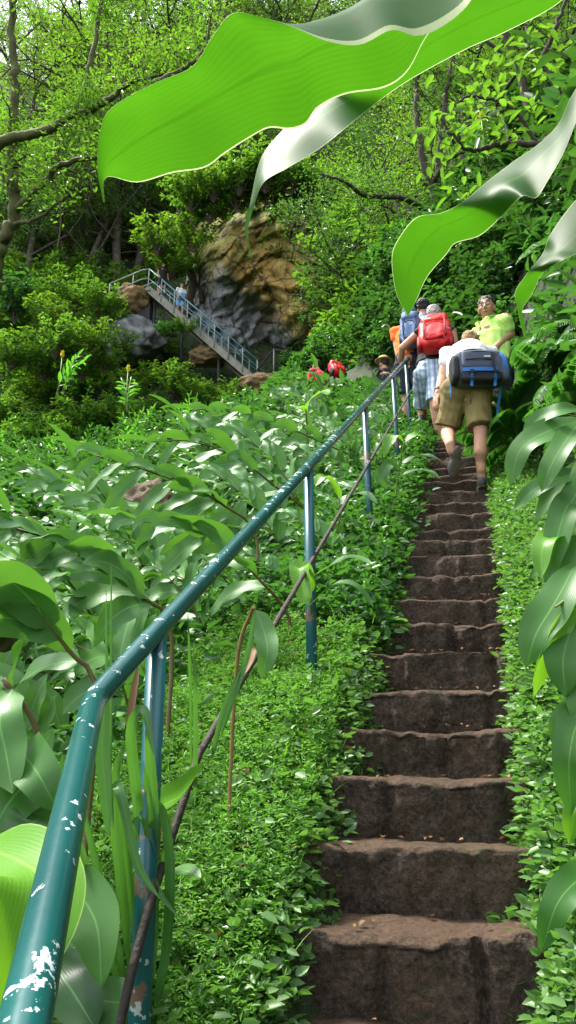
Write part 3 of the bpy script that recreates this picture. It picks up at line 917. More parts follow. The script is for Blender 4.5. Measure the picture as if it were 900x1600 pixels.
def strip(parent, name, P, w, th, nrm, mat, o):
    """Flat strap along P."""
    mb = MB(); P = np.asarray(P, float) - o
    Q = spline(P, max(8, 5 * len(P))) if len(P) > 2 else P
    T = np.gradient(Q, axis=0); T /= np.linalg.norm(T, axis=1)[:, None]
    n = np.asarray(nrm, float); S = np.cross(T, n); S /= np.linalg.norm(S, axis=1)[:, None] + 1e-9; Nn = np.cross(S, T)
    ring = np.stack([Q + S * w / 2 + Nn * th / 2, Q + S * w / 2 - Nn * th / 2, Q - S * w / 2 - Nn * th / 2, Q - S * w / 2 + Nn * th / 2], 1)
    nq = len(Q); i, j = np.meshgrid(np.arange(nq - 1), np.arange(4), indexing='ij')
    q = np.stack([i * 4 + j, i * 4 + (j + 1) % 4, (i + 1) * 4 + (j + 1) % 4, (i + 1) * 4 + j], -1).reshape(-1, 4)
    q = np.vstack([q, [[3, 2, 1, 0]], [[nq * 4 - 4, nq * 4 - 3, nq * 4 - 2, nq * 4 - 1]]])
    mb.add(ring.reshape(-1, 3), q)
    return mb.build(name, mat, parent, False)


VZ = np.array([0, 0, 1.0]); VX = np.array([1.0, 0, 0]); VY = np.array([0, 1.0, 0])

# ---- hiker with the waist bag, bending forward, left foot lifted
J = dict(rsole=at(755, 778, 6.30), rank=at(753, 742, 6.33), rknee=at(752, 684, 6.36), rhip=at(746, 618, 6.52),
         lank=at(703, 694, 6.22), lknee=at(699, 672, 6.56), lhip=at(712, 618, 6.54),
         pel=at(729, 598, 6.58), chest=at(730, 556, 6.90), neck=at(733, 544, 7.02), head=at(736, 539, 7.16),
         lsh=at(700, 553, 6.88), lel=at(691, 590, 6.80), lwr=at(684, 614, 6.66), rsh=at(766, 553, 6.90), rel=at(784, 585, 6.90), rwr=at(778, 612, 7.0))
kf = round((J['rsole'][1] - Y0 - .06) / RUN)
sh_ = np.array([J['rsole'][0], Y0 + kf * RUN + .035, SL * (Y0 + kf * RUN) + .006]) - J['rsole']     # stand on the tread, heel at its lip
print('foot', J['rsole'], sh_)
J['rsole'] = J['rsole'] + sh_; J['rank'] = J['rank'] + sh_ * .8; J['rknee'] = J['rknee'] + sh_ * .35
o = J['rsole'].copy()
p1 = empty('person', o, 'person in khaki shorts and white top bending forward to climb, grey shoe lifted', 'person')
B1 = [('c', J['rank'] - VZ * .02, .039, J['rank'] + VZ * .06, .042), ('c', J['rank'] + VZ * .05, .040, J['rknee'] * .45 + J['rank'] * .55 - VY * .018, .058),
      ('c', J['rknee'] * .45 + J['rank'] * .55 - VY * .018, .060, J['rknee'], .055), ('c', J['rknee'], .057, J['rhip'], .088),
      ('c', J['lank'], .038, J['lank'] * .7 + J['lknee'] * .3, .046), ('c', J['lank'] * .7 + J['lknee'] * .3, .046, J['lknee'] * .6 + J['lank'] * .4 - VZ * .012, .057),
      ('c', J['lknee'] * .6 + J['lank'] * .4 - VZ * .012, .058, J['lknee'], .056), ('c', J['lknee'], .058, J['lhip'], .088),
      ('c', J['lhip'], .10, J['rhip'], .10), ('c', J['pel'], .12, J['chest'], .13, dict(sq=1.2, side=VX)), ('c', J['lsh'], .06, J['rsh'], .06), ('c', J['chest'], .10, J['neck'], .055),
      ('c', J['neck'], .052, J['head'], .055),
      ('c', J['lsh'], .052, J['lel'], .042), ('c', J['lel'], .042, J['lwr'], .029), ('c', J['rsh'], .052, J['rel'], .042), ('c', J['rel'], .042, J['rwr'], .029),
      ('c', J['rank'], .038, J['rsole'] + VZ * .05 + VY * .03, .036), ('c', J['lank'], .037, at(706, 705, 6.21), .037)]
hf = frame(VY + .1 * VX - .35 * VZ, VZ + VY * .8)
B1 += head_parts(J['head'] + np.array([0, .02, 0]), hf, .95)
B1 += hand_parts(J['lwr'], at(678, 640, 6.6) - J['lwr'], np.array([.6, .5, .1]), np.array([-.3, .9, .2]), 1.0, .42)
B1 += hand_parts(J['rwr'], VY * .6 - VZ * .4, -VX, VZ, .95, .5)
body1 = blob('body', B1, SKIN, p1, .0065, 2, o)
# shorts
hem_r, hem_l = J['rknee'] + (J['rhip'] - J['rknee']) * .16 + VY * -.01, J['lknee'] + (J['lhip'] - J['lknee']) * .10
blob('shorts', [('c', hem_r, .108, J['rhip'] * .75 + hem_r * .25, .112, dict(flat=True)), ('c', J['rhip'] * .78 + hem_r * .22, .112, J['rhip'], .122), ('c', hem_l, .110, J['lhip'] * .75 + hem_l * .25, .112, dict(flat=True)),
                ('c', J['lhip'] * .78 + hem_l * .22, .112, J['lhip'], .122), ('c', J['lhip'] + VZ * .04, .125, J['rhip'] + VZ * .04, .125), ('c', J['pel'] - VX * .05, .128, J['pel'] + VX * .05, .128),
                ('c', J['pel'], .135, J['pel'] * .75 + J['chest'] * .25, .128, dict(flat=True, sq=1.25, side=VX))], KHAKI, p1, .009, 3, o)
m_ = J['lhip'] * .5 + J['rhip'] * .5
strip(p1, 'back_seam', [m_ - FW * .128 + VZ * .11, m_ - FW * .137 + VZ * .02, m_ - FW * .10 - VZ * .09], .006, .006, FW, cloth('khaki_seam', (.10, .08, .028)), o)
blob('shirt', [('c', J['pel'] * .7 + J['chest'] * .3, .142, J['chest'], .148, dict(sq=1.2, side=VX)), ('c', J['lsh'], .072, J['rsh'], .072), ('c', J['lsh'], .07, J['lsh'] * .62 + J['lel'] * .38, .062, dict(flat=False)),
               ('c', J['rsh'], .07, J['rsh'] * .62 + J['rel'] * .38, .062), ('c', J['chest'], .115, J['neck'] * .8 + J['chest'] * .2, .07)], WHITE, p1, .009, 3, o)
hr = blob('hair', [('e', J['head'] + hf[2] * .035 - hf[1] * .005, (.084, .098, .088), hf), ('e', J['head'] - hf[1] * .075 + hf[2] * .02, (.07, .05, .075), hf), ('e', J['head'] - hf[1] * .11 + hf[2] * .0, (.035, .05, .035), hf)], BLOND, p1, .007, 1, o)
shoe(p1, o, J['rsole'] + VZ * .012 - VY * .05, J['rsole'] + VZ * .012 + VY * .215 - VX * .0, VZ, GREY_SHOE, w=.047)
hl, tl = at(716, 697, 6.16), at(709, 747, 6.24)
shoe(p1, o, hl, tl, FW * 1.0 - UP * .1 - RT * .25, GREY_SHOE, w=.046)
for a_ in (J['rank'] - VZ * .035, J['lank'] + (J['lank'] - J['lknee']) * .12):
    pass
mb = MB(); tube(mb, np.array([J['lwr'] + (J['lel'] - J['lwr']) * .10, J['lwr'] + (J['lel'] - J['lwr']) * .22]) - o, .036, 16); wb = mb.build('wristwatch', WRISTBAND, p1)

def crumple(o, a=.012, f=16):
    ripple(o.data, lambda x, y, z: a * noise.noise(Vector((x * f, y * f, z * f))) + a * .6 * noise.noise(Vector((x * f * 2.6, y * f * 2, z * f * 1.2))))
    return o


# ---- her bag
bc = at(747, 578, 6.42)
bn = unit(-FW * .92 + UP * .32); bx = unit(RT - bn * (RT @ bn)); by = np.cross(bn, bx); by = by if by @ UP > 0 else -by
bag = empty('waist_bag', bc, 'wide dark grey waist bag with blue trim on the bending hiker in khaki shorts', 'bag')
AX = np.array([bx, bn, by])
bP = lambda x, z, y=0: bc + bx * x + by * z + bn * y
mb = MB(); superell(mb, np.zeros(3), AX, (.212, .105, .150), .45, 40); crumple(mb.build('body', BAGGREY, bag), .009)
mb = MB(); superell(mb, bx * -.02 + bn * .075 + by * .035, AX, (.135, .055, .085), .4, 22); pk = mb.build('front_pocket', BAGGREY, bag)
mb = MB(); superell(mb, bn * .072 - by * .105, AX, (.165, .052, .052), .5, 22); mb.build('bottom_panel', BAGDARK, bag)
for s, xx in ((-1, -.198), (1, .198)):
    mb = MB(); superell(mb, bx * xx + bn * .02 - by * .02, AX, (.035, .085, .115), .5, 18); mb.build('side_pocket', BAGDARK if s < 0 else BAGGREY, bag)
strip(bag, 'trim', [bP(-.155, -.062, .118), bP(-.05, -.066, .135), bP(.06, -.066, .135), bP(.125, -.06, .125)], .034, .006, bn, BAGBLUE, bc)
strip(bag, 'trim', [bP(.155, .125, .075), bP(.185, .06, .10), bP(.20, -.04, .105), bP(.225, -.12, .06)], .03, .006, bn, BAGBLUE, bc)
strip(bag, 'trim', [bP(-.16, .10, .07), bP(-.135, .105, .10), bP(-.11, .09, .115)], .014, .006, bn, BAGBLUE, bc)
strip(bag, 'zip', [bP(-.14, .088, .118), bP(-.02, .098, .128), bP(.10, .088, .122)], .008, .006, bn, BAGDARK, bc)
strip(bag, 'zip', [bP(-.13, .02, .132), bP(-.02, .026, .140), bP(.09, .02, .134)], .007, .006, bn, BAGDARK, bc)
for x in (-.085, .10):
    strip(bag, 'compression_strap', [bP(x, -.075, .138), bP(x, -.12, .128), bP(x, -.165, .10), bP(x - .005, -.20, .10)], .022, .006, bn, BAGBLUE, bc)
    mb = MB(); box(mb, bP(x, -.088, .142) - bc, AX, (.034, .014, .024)); mb.build('buckle', BUCKLE, bag, False)
strip(bag, 'webbing', [bP(.085, .10, .118), bP(.09, .0, .136), bP(.095, -.07, .136)], .018, .005, bn, BAGDARK, bc)
mb = MB(); box(mb, bP(.045, .045, .142) - bc, AX, (.05, .004, .010)); mb.build('logo_patch', WHITE, bag, False)
th = np.linspace(0, pi, 13)
mb = MB(); tube(mb, np.array([bP(-.10 * cos(t) - .02, .145 + .045 * sin(t) ** .6, .0) for t in th]) - bc, .008, 8); mb.build('handle', BAGDARK, bag)
strip(bag, 'hip_strap', [bP(-.205, -.02, .0), bP(-.225, -.10, -.03), bP(-.225, -.22, -.05)], .02, .005, bx, BAGBLUE, bc)
strip(bag, 'hanging_strap', [bP(.18, -.14, -.02), bP(.16, -.30, -.10), bP(.155, -.38, -.10), bP(.16, -.42, -.10)], .022, .005, bn, BAGBLUE, bc)

# ---- hiker with the red rucksack
K = dict(sole=at(686, 700, 8.75), ank=at(687, 682, 8.78), knee=at(679, 634, 8.80), hip=at(683, 585, 8.95), sole2=at(664, 676, 9.5), ank2=at(664, 668, 9.5), knee2=at(660, 640, 9.3), hip2=at(662, 585, 9.0),
         pel=at(673, 575, 9.0), chest=at(679, 525, 9.3), neck=at(680, 506, 9.4), head=at(678, 493, 9.5), lsh=at(655, 520, 9.2), lel=at(629, 543, 9.25), lwr=at(625, 562, 9.35), rsh=at(706, 518, 9.3), rel=at(713, 548, 9.2), rwr=at(700, 566, 9.3))
o = K['sole'].copy()
p2 = empty('person', o, 'grey haired person in blue checked shorts climbing with one hand on the handrail', 'person')
hf2 = frame(VY - .25 * VZ, VZ + .3 * VY)
B2 = [('c', K['ank'], .038, K['knee'] * .6 + K['ank'] * .4, .056), ('c', K['knee'] * .6 + K['ank'] * .4, .056, K['knee'], .055), ('c', K['knee'], .058, K['hip'], .085), ('c', K['ank2'], .038, K['knee2'], .055), ('c', K['knee2'], .058, K['hip2'], .085),
      ('c', K['hip'], .10, K['hip2'], .10), ('c', K['pel'], .125, K['chest'], .135, dict(sq=1.2, side=VX)), ('c', K['lsh'], .06, K['rsh'], .06), ('c', K['chest'], .10, K['neck'], .055), ('c', K['neck'], .055, K['head'], .06),
      ('c', K['lsh'], .052, K['lel'], .045), ('c', K['lel'], .045, K['lwr'], .031), ('c', K['rsh'], .055, K['rel'], .046), ('c', K['rel'], .044, K['rwr'], .031), ('c', K['ank'], .038, K['sole'] + VZ * .05 + VY * .04, .036), ('c', K['ank2'], .038, K['sole2'] + VZ * .05, .036)]
B2 += head_parts(K['head'], hf2) + hand_parts(K['lwr'], VY * .5 + VX * .3 - VZ * .35, np.array([.6, .2, -.6]), VX * .4 + VZ, 1.0, .7) + hand_parts(K['rwr'], VY * .6 - VZ * .5, -VX, VZ, 1.0, .6)
blob('body', B2, SKIN, p2, .008, 2, o)
hem = K['knee'] + (K['hip'] - K['knee']) * .12; hem2 = K['knee2'] + (K['hip2'] - K['knee2']) * .12
blob('shorts', [('c', hem, .105, K['hip'], .118, dict(flat=True)), ('c', hem2, .105, K['hip2'], .118, dict(flat=True)), ('c', K['hip'], .12, K['hip2'], .12), ('c', K['pel'] - VX * .04, .125, K['pel'] + VX * .04, .125)], PLAID, p2, .010, 3, o)
blob('shirt', [('c', K['pel'] + VZ * .02, .140, K['chest'], .150, dict(flat=True, sq=1.2, side=VX)), ('c', K['chest'], .148, K['neck'] - VZ * .05, .10, dict(sq=1.2, side=VX)), ('c', K['lsh'], .068, K['rsh'], .068)], BLACK, p2, .010, 3, o)
blob('hair', [('e', K['head'] + hf2[2] * .035 - hf2[1] * .02, (.088, .10, .090), hf2), ('e', K['head'] - hf2[1] * .06, (.078, .055, .075), hf2)], GREYHAIR, p2, .008, 1, o)
shoe(p2, o, K['sole'] - VY * .05 + VZ * .012, K['sole'] + VY * .21 + VZ * .012, VZ, GREY_SHOE, w=.05)
shoe(p2, o, K['sole2'] - VY * .05 + VZ * .012, K['sole2'] + VY * .21 + VZ * .012, VZ, GREY_SHOE, w=.05)


def rucksack(c, ax, dims, mat, mat2, label, name='rucksack'):
    x, n, u = ax
    w, d, h = dims
    r = empty(name, c, label, 'rucksack')
    q = lambda a, b, e=0: np.asarray(c) + x * a * w + u * b * h + n * e * d
    mb = MB(); superell(mb, np.zeros(3), ax, (w, d, h), .55, 34); crumple(mb.build('body', mat, r))
    mb = MB(); superell(mb, n * d * .75 - u * h * .25, ax, (w * .72, d * .5, h * .52), .5, 28); crumple(mb.build('front_pocket', mat, r))
    mb = MB(); superell(mb, u * h * .70 + n * d * .15, ax, (w * .86, d * .98, h * .30), .5, 28); crumple(mb.build('lid', mat, r))
    for s in (-1, 1):
        mb = MB(); superell(mb, x * s * w * .95 - u * h * .55, ax, (w * .16, d * .6, h * .4), .6, 14); mb.build('side_pocket', mat2, r)
        strip(r, 'strap', [q(s * .55, .8, 1.05), q(s * .62, .3, 1.12), q(s * .6, -.3, 1.32), q(s * .55, -.8, 1.0)], .016, .006, n, mat2, np.asarray(c))
        strip(r, 'shoulder_strap', [q(s * .5, .75, -.6), q(s * .6, .95, -1.3), q(s * .75, .7, -2.2), q(s * .85, .1, -2.6)], .05, .015, n, mat2, np.asarray(c))
    strip(r, 'zip', [q(-.6, .08, 1.2), q(0, .22, 1.35), q(.6, .08, 1.2)], .010, .006, n, mat2, np.asarray(c))
    mb = MB(); tube(mb, np.array([q(-.12, .98, -.3), q(-.08, 1.1, -.3), q(.08, 1.1, -.3), q(.12, .98, -.3)]) - np.asarray(c), .010, 6); mb.build('handle', mat2, r)
    return r


def pack_axes(lean=.25, yaw=0.0):
    n = unit(-VY * cos(yaw) + VX * sin(yaw) + VZ * lean); u = unit(VZ - n * n[2]); x = np.cross(u, -n); return np.array([unit(x), n, u])


rs = rucksack(at(680, 524, 8.95), pack_axes(.35), (.185, .12, .245), RED, DKRED, 'bright red rucksack on the back of the grey haired hiker')
RC = np.array(rs.location)
PA = pack_axes(.35)
strip(rs, 'loop', [RC - PA[0] * .175 + PA[2] * .02 + PA[1] * .06, RC - PA[0] * .165 + PA[1] * .09 - PA[2] * .02, RC - PA[0] * .13 + PA[1] * .11 - PA[2] * .01], .016, .006, PA[1], LTBLUE, RC)
mb = MB(); box(mb, PA[2] * .06 + PA[1] * .205 + PA[0] * .05, PA, (.045, .004, .012)); mb.build('logo_patch', WHITE, rs, False)


def walker(foot, hgt, face, skin, shirt, shorts, hair, label, yaw=0., lean=.12, sleeves=.4, arms=None, cap=None, shoes=GREY_SHOE, long=False, voxel=.011):
    """A standing or walking figure facing `face`."""
    k = hgt / 1.75
    f = unit(np.array([face[0], face[1], 0])); r = np.cross(f, VZ); o = np.asarray(foot, float)
    P = lambda x, y, z: o + (r * x + f * y) * k + VZ * z * k
    pr = empty('person', o, label, 'person')
    hips = P(0, .0, .92); ch = P(0, lean * .8, 1.30); nk = P(0, lean * 1.0, 1.47); hd = P(0, lean * 1.25 + .02, 1.62)
    Bd = [('c', hips, .13 * k, ch, .14 * k, dict(sq=1.2, side=r)), ('c', ch, .11 * k, nk, .055 * k), ('c', nk, .055 * k, hd, .06 * k), ('c', P(-.19, lean, 1.41), .06 * k, P(.19, lean, 1.41), .06 * k)]
    for s, st in ((-1, .10), (1, -.06)):
        h, kn, an = P(.09 * s, 0, .90), P(.10 * s, st * .8 + .05, .50), P(.10 * s, st, .09)
        Bd += [('c', h, .088 * k, kn, .056 * k), ('c', kn, .054 * k, kn * .6 + an * .4 - f * .02, .055 * k), ('c', kn * .6 + an * .4 - f * .02, .054 * k, an, .037 * k), ('c', an, .037 * k, an + f * .06 - VZ * .03, .034 * k)]
    sl = []
    for s in (-1, 1):
        sh = P(.19 * s, lean, 1.40)
        if arms and arms.get(s): el, wr, hd_ = arms[s]
        else: el, wr, hd_ = P(.25 * s, lean - .02, 1.12), P(.23 * s, lean + .10, .88), None
        Bd += [('c', sh, .053 * k, el, .043 * k), ('c', el, .043 * k, wr, .029 * k)]
        dirn = unit(wr - el) if hd_ is None else hd_
        Bd += hand_parts(wr, dirn, -r * s + f * .01, f, k, .5)
        sl.append(('c', sh, .07 * k, sh + (el - sh) * sleeves, .064 * k))
    hfr = frame(f * cos(yaw) + r * sin(yaw) - VZ * .12, VZ)
    Bd += head_parts(hd, hfr, k)
    blob('body', Bd, skin, pr, voxel, 2, o)
    if shorts:
        blob('trousers' if long else 'shorts', [('c', P(.09 * s, 0, .88), .115 * k, P(.105 * s, (.10 if s < 0 else -.06) * (1.0 if long else .75) + .03, .10 if long else .52), (.075 if long else .098) * k, dict(flat=True)) for s in (-1, 1)] + [('c', P(-.06, 0, .93), .135 * k, P(.06, 0, .93), .135 * k)], shorts, pr, voxel, 3, o)
    blob('shirt', [('c', P(0, 0, .90), .150 * k, ch, .152 * k, dict(flat=True, sq=1.2, side=r)), ('c', ch, .15 * k, nk - VZ * .05 * k, .10 * k, dict(sq=1.2, side=r)), ('c', P(-.18, lean, 1.41), .07 * k, P(.18, lean, 1.41), .07 * k)] + sl, shirt, pr, voxel, 3, o)
    if hair:
        blob('hair', [('e', hd + hfr[2] * .060 * k - hfr[1] * .034 * k, (.086 * k, .102 * k, .080 * k), hfr), ('e', hd - hfr[1] * .06 * k + hfr[2] * .02 * k, (.078 * k, .05 * k, .07 * k), hfr)], hair, pr, .008, 1, o)
    if cap:
        blob('cap', [('e', hd + hfr[2] * .055 * k - hfr[1] * .012, (.092 * k, .108 * k, .080 * k), hfr), ('e', hd + hfr[2] * .055 * k + hfr[1] * .12 * k, (.07 * k, .07 * k, .010 * k), hfr)], cap, pr, .008, 1, o)
    for s, st in ((-1, .10), (1, -.06)):
        a = P(.10 * s, st, 0)
        shoe(pr, o, a - f * .06 * k + VZ * .012, a + f * .20 * k + VZ * .012, VZ, shoes, w=.046 * k)
    return pr, hd, hfr, P


def face(pr, hd, fr, k=1.0, brow=DARKHAIR, beard=False):
    o = np.array(pr.location); r, f, u = fr
    for s in (-1, 1):
        mb = MB(); superell(mb, hd + (r * .031 * s + f * .083 + u * .008) * k - o, fr, (.014 * k, .008 * k, .008 * k), 1, 10); e = mb.build('eye', EYEW, pr)
        mb = MB(); superell(mb, hd + (r * .031 * s + f * .089 + u * .008) * k - o, fr, (.0065 * k, .004 * k, .007 * k), 1, 8); mb.build('iris', EYED, e)
        strip(pr, 'eyebrow', [hd + (r * .014 * s + f * .094 + u * .030) * k, hd + (r * .034 * s + f * .092 + u * .036) * k, hd + (r * .052 * s + f * .080 + u * .029) * k], .010 * k, .006 * k, f, brow, o)
    mb = MB(); superell(mb, hd + (f * .095 - u * .064) * k - o, fr, (.024 * k, .006 * k, .0075 * k), 1, 10); mb.build('lips', LIP, pr)


# ---- man in the lime polo, turned back towards the photographer, hand on hip
ft = at(768, 676, 7.35); ft[2] = max(gz(ft[0], ft[1]), SL * ft[1] + .02)
gh = at(752, 480, 7.45)
hg = (gh[2] - ft[2]) / 1.62 * 1.75
hg = min(max(hg, 1.70), 1.92)
ft = gh - VZ * 1.62 * hg / 1.75 + np.array([.06, .05, 0])
fdir = np.array([-.62, -.78, 0])
fr_ = np.cross(unit(fdir), VZ)
arm_l = (at(798, 522, 7.30), at(768, 548, 7.12), unit(-RT * .9 - UP * .35))
pg, hd, hfr, PG = walker(ft, hg, fdir, SKIN2, LIME, NAVY, DARKHAIR, 'dark haired man in lime green polo shirt looking back down the steps', yaw=-.5, lean=.0, sleeves=.55,
                         arms={-1: arm_l} if (fr_ @ RT) < 0 else {1: arm_l}, voxel=.008)
face(pg, hd, hfr)
og = np.array(pg.location)
f_ = unit(fdir)
for s in (-1, 1):
    strip(pg, 'collar', [PG(.02 * s, .135, 1.37), PG(.06 * s, .115, 1.455), PG(.078 * s, .02, 1.49), PG(.04 * s, -.07, 1.495)], .030, .008, f_ + VZ * .4, cloth('lime_collar', (.38, .62, .12)), og)
sg = empty('sunglasses', PG(.05, .175, 1.26), 'brown sunglasses hanging on the lime green polo shirt', 'sunglasses')
for s in (-1, 1):
    mb = MB(); superell(mb, fr_ * .032 * s, np.array([fr_, f_, VZ]), (.027, .006, .021), .8, 12); mb.build('lens', GLASSBROWN, sg)
mb = MB(); tube(mb, [fr_ * -.012 + VZ * .01, VZ * .014, fr_ * .012 + VZ * .01], .003, 6); mb.build('bridge', BUCKLE, sg)

# ---- orange shirt with slate blue rucksack and cap, at the rail
h3 = at(641, 492, 9.9); f3 = h3 - VZ * 1.60 + np.array([-.02, -.12, 0])
arms3 = {-1: (at(621, 545, 9.75), at(624, 566, 9.6), None)}
p3, hd3, hfr3, P3 = walker(f3, 1.72, (.05, 1, 0), SKIN, ORANGE, NAVY, None, 'person in orange shirt and blue cap at the top of the handrail', lean=.10, cap=BLUECAP, arms=arms3)
rucksack(P3(.05, -.19, 1.20), pack_axes(.15), (.125, .10, .235), BLUEPACK, NAVY, 'slate blue rucksack on the hiker in the orange shirt')
# ---- dark haired man beyond them
h4 = at(660, 482, 10.9)
p4, hd4, hfr4, P4 = walker(h4 - VZ * 1.65 + np.array([0, -.1, 0]), 1.78, (.1, 1, 0), SKIN2, BLUEPACK, NAVY, DARKHAIR, 'dark haired person whose head shows beyond the red rucksack', lean=.08)
# ---- straw hat among the leaves
h5 = at(603, 566, 14.5)
p5, hd5, hfr5, P5 = walker(h5 - VZ * 1.62, 1.74, (-.6, .8, 0), SKIN, BLACK, NAVY, DARKHAIR, 'person in a straw hat with red band half hidden by leaves left of the handrail', lean=.05)
o5 = np.array(p5.location)
mb = MB(); superell(mb, hd5 + VZ * .075 - o5, np.eye(3), (.17, .17, .012), 1, 14); hb = mb.build('hat', STRAW, p5)
mb = MB(); superell(mb, hd5 + VZ * .105 - o5, np.eye(3), (.098, .11, .07), .8, 14); mb.build('hat_crown', STRAW, hb)
mb = MB(); tube(mb, np.array([hd5 + VZ * .085, hd5 + VZ * .108]) - o5, .108, 20); mb.build('hat_band', HATRED, hb)
# ---- red jacket further round the bend
h6 = at(506, 572, 17.2)
p6, hd6, hfr6, P6 = walker(h6 - VZ * 1.45, 1.70, (-.75, .66, 0), SKIN, cloth('dark_red_cloth', (.40, .012, .02)), NAVY, DARKHAIR, 'person in red jacket half hidden by leaves below the cliff', lean=.22, sleeves=.9)
rucksack(at(526, 578, 16.9), pack_axes(.6, .8), (.17, .11, .20), RED, BAGDARK, 'small red rucksack above the leaves in the middle distance')
# ---- two people on the far metal stairs
nb = B + hor * .05 + sd * .75
p7, hd7, hfr7, P7 = walker(at(252, 462, 35.6), 1.72, (.75, -.66, 0), SKIN2, BLACK, NAVY, DARKHAIR, 'person in dark clothes and cap standing at the top of the metal stairs', lean=.06, cap=BLACK, voxel=.014)
face(p7, hd7, hfr7)
p8, hd8, hfr8, P8 = walker(at(280, 494, 35.4), 1.66, (.75, -.66, 0), SKIN, WHITE, LTBLUE, DARKHAIR, 'person in white top coming down the metal stairs with a light blue bag', lean=.08, voxel=.014)
rucksack(P8(-.02, .25, .98), np.array([np.cross(VZ, unit(np.array([.75, -.66, 0]))), unit(np.array([.75, -.66, 0])), VZ]), (.15, .08, .12), LTBLUE, NAVY, 'light blue bag held by the person in white on the metal stairs', 'bag')
EXPOSURE = 2.6
# ------------------------------------------------------------------ plants
def ray_ground(px, py, d0=1.0, d1=60):
    dd = np.linspace(d0, d1, 500)
    P = EYE + dd[:, None] * (at(px, py, 1.0) - EYE)
    hit = np.nonzero(P[:, 2] <= ground(P[:, 0], P[:, 1]))[0]
    return P[hit[0]] if len(hit) else P[-1]


def ginger_on(P, n, LL, LW, rg, t0=.22, side=None, spread=1.0, droop=(1.3, 2.2), ns=9, rad=.008, spear=True, wave=.15, o=(0, 0, 0), nrm=None):
    """Stem and foliage meshes for a stem along the points P."""
    P = spline(np.asarray(P, float) - np.asarray(o, float), 18)
    st = MB(); tube(st, P, np.linspace(rad, rad * .4, 18), 7)
    fo = MB()
    T = np.gradient(P, axis=0); T /= np.linalg.norm(T, axis=1)[:, None]
    for i in range(n):
        t = t0 + (.97 - t0) * i / max(n - 1, 1)
        k = t * 17; a = int(min(k, 16)); f = k - a
        p = P[a] * (1 - f) + P[a + 1] * f
        tg = T[min(int(round(k)), 17)]
        s = side if side is not None else unit(np.cross(tg, [0, 0, 1.0] if nrm is None else nrm) + 1e-6)
        s = s * (1 if i % 2 else -1)
        d = unit(tg * (.75 + .35 * t) + s * spread * rg.uniform(.6, 1.0) + np.array([0, 0, .18 if nrm is None else .10]) + rg.normal(size=3) * .14)
        q = (.55 + .45 * sin(pi * min(1, .15 + t * .85))) * rg.uniform(.82, 1.12)
        up_ = (np.array([0, 0, 1.0]) if nrm is None else np.asarray(nrm)) + rg.normal(size=3) * .25
        if abs(d @ unit(up_)) > .95: up_ = np.array([.3, .4, .3])
        leaf(fo, p, d, up_, LL * q, LW * q * rg.uniform(.85, 1.15), rg.uniform(*droop), .22, wave, ns, rg.uniform(0, 1), rg.normal() * .5)
    if spear:
        leaf(fo, P[-1], T[-1] + np.array([0, 0, .3]), [0.2, .3, 1], LL * .75, LW * .55, .5, .6, .03, ns, .9)
    return st, fo


def spike(p, r=.055, h=.24, rg=rng):
    mb = MB()
    m = 90
    a = rg.uniform(0, 2 * pi, m); z = rg.uniform(0, 1, m)
    D = np.stack([np.cos(a), np.sin(a), np.full(m, .55)], -1)
    leaflets(mb, np.asarray(p) + np.stack([np.cos(a) * .012, np.sin(a) * .012, z * h], -1), D, .055 * (1.3 - .7 * z), .012, rg, .3)
    return mb


def ginger_proto(seed, H, n, LL, LW, lean, mat, stemmat, nstem=1, ns=9, **kw):
    """A clump leaning towards local +x; returns stem mesh, foliage mesh."""
    rg = np.random.default_rng(seed)
    st, fo = MB(), MB()
    for s in range(nstem):
        a = rg.normal() * .35; L = lean * rg.uniform(.7, 1.3); h = H * rg.uniform(.75, 1.1)
        b = rg.normal(size=2) * .12 * (nstem > 1)
        t = np.linspace(0, 1, 6)
        P = np.stack([b[0] + cos(a) * L * h * t ** 1.7, b[1] + sin(a) * L * h * t ** 1.7, h * (t - .30 * L * t ** 2.4) - .05], -1)
        s1, f1 = ginger_on(P, n, LL, LW, rg, ns=ns, **kw)
        for A_, B_ in ((st, s1), (fo, f1)):
            for V, u, r in zip(B_.v, B_.uv, B_.rnd): pass
            off = A_.n
            A_.v += B_.v; A_.uv += B_.uv; A_.rnd += B_.rnd
            A_.f3 += [f + off for f in B_.f3]; A_.f4 += [f + off for f in B_.f4]
            A_.n += B_.n
    return st.mesh('stem', stemmat), fo.mesh('foliage', mat)


def put(name, loc, meshes, label, cat, group, rz=0., sc=1.0, tilt=None):
    r = empty(name, loc, label, cat, group, rz)
    if tilt is not None: r.rotation_euler = (tilt[0], tilt[1], rz)
    r.scale = (sc, sc, sc)
    for nm, me in meshes:
        c = bpy.data.objects.new(nm, me); COL.objects.link(c); c.parent = r
    return r


def tube_mesh(P, R, name, mat, k=6):
    mb = MB(); tube(mb, P, R, k); return mb.mesh(name, mat)


# ---- protos
GP = [ginger_proto(100 + i, (1.15, 1.0, 1.3, .9, 1.1, 1.25)[i], (13, 12, 15, 11, 14, 14)[i], (.33, .31, .36, .30, .34, .32)[i], (.074, .070, .078, .066, .076, .070)[i], (.8, .95, .7, .6, 1.05, .85)[i], MT['ginger'], MT['stem'], nrm=unit(np.array([.35, .55, .72])), droop=(.9, 1.7)) for i in range(6)]
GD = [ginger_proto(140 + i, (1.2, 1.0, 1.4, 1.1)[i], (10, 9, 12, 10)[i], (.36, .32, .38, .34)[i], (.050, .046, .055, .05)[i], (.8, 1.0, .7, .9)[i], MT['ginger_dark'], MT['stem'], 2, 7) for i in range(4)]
GF = [ginger_proto(180 + i, 1.5, 10, .36, .050, .35, MT['ginger_far'], MT['stem_g'], 3, 4, droop=(.5, 1.1)) for i in range(4)]


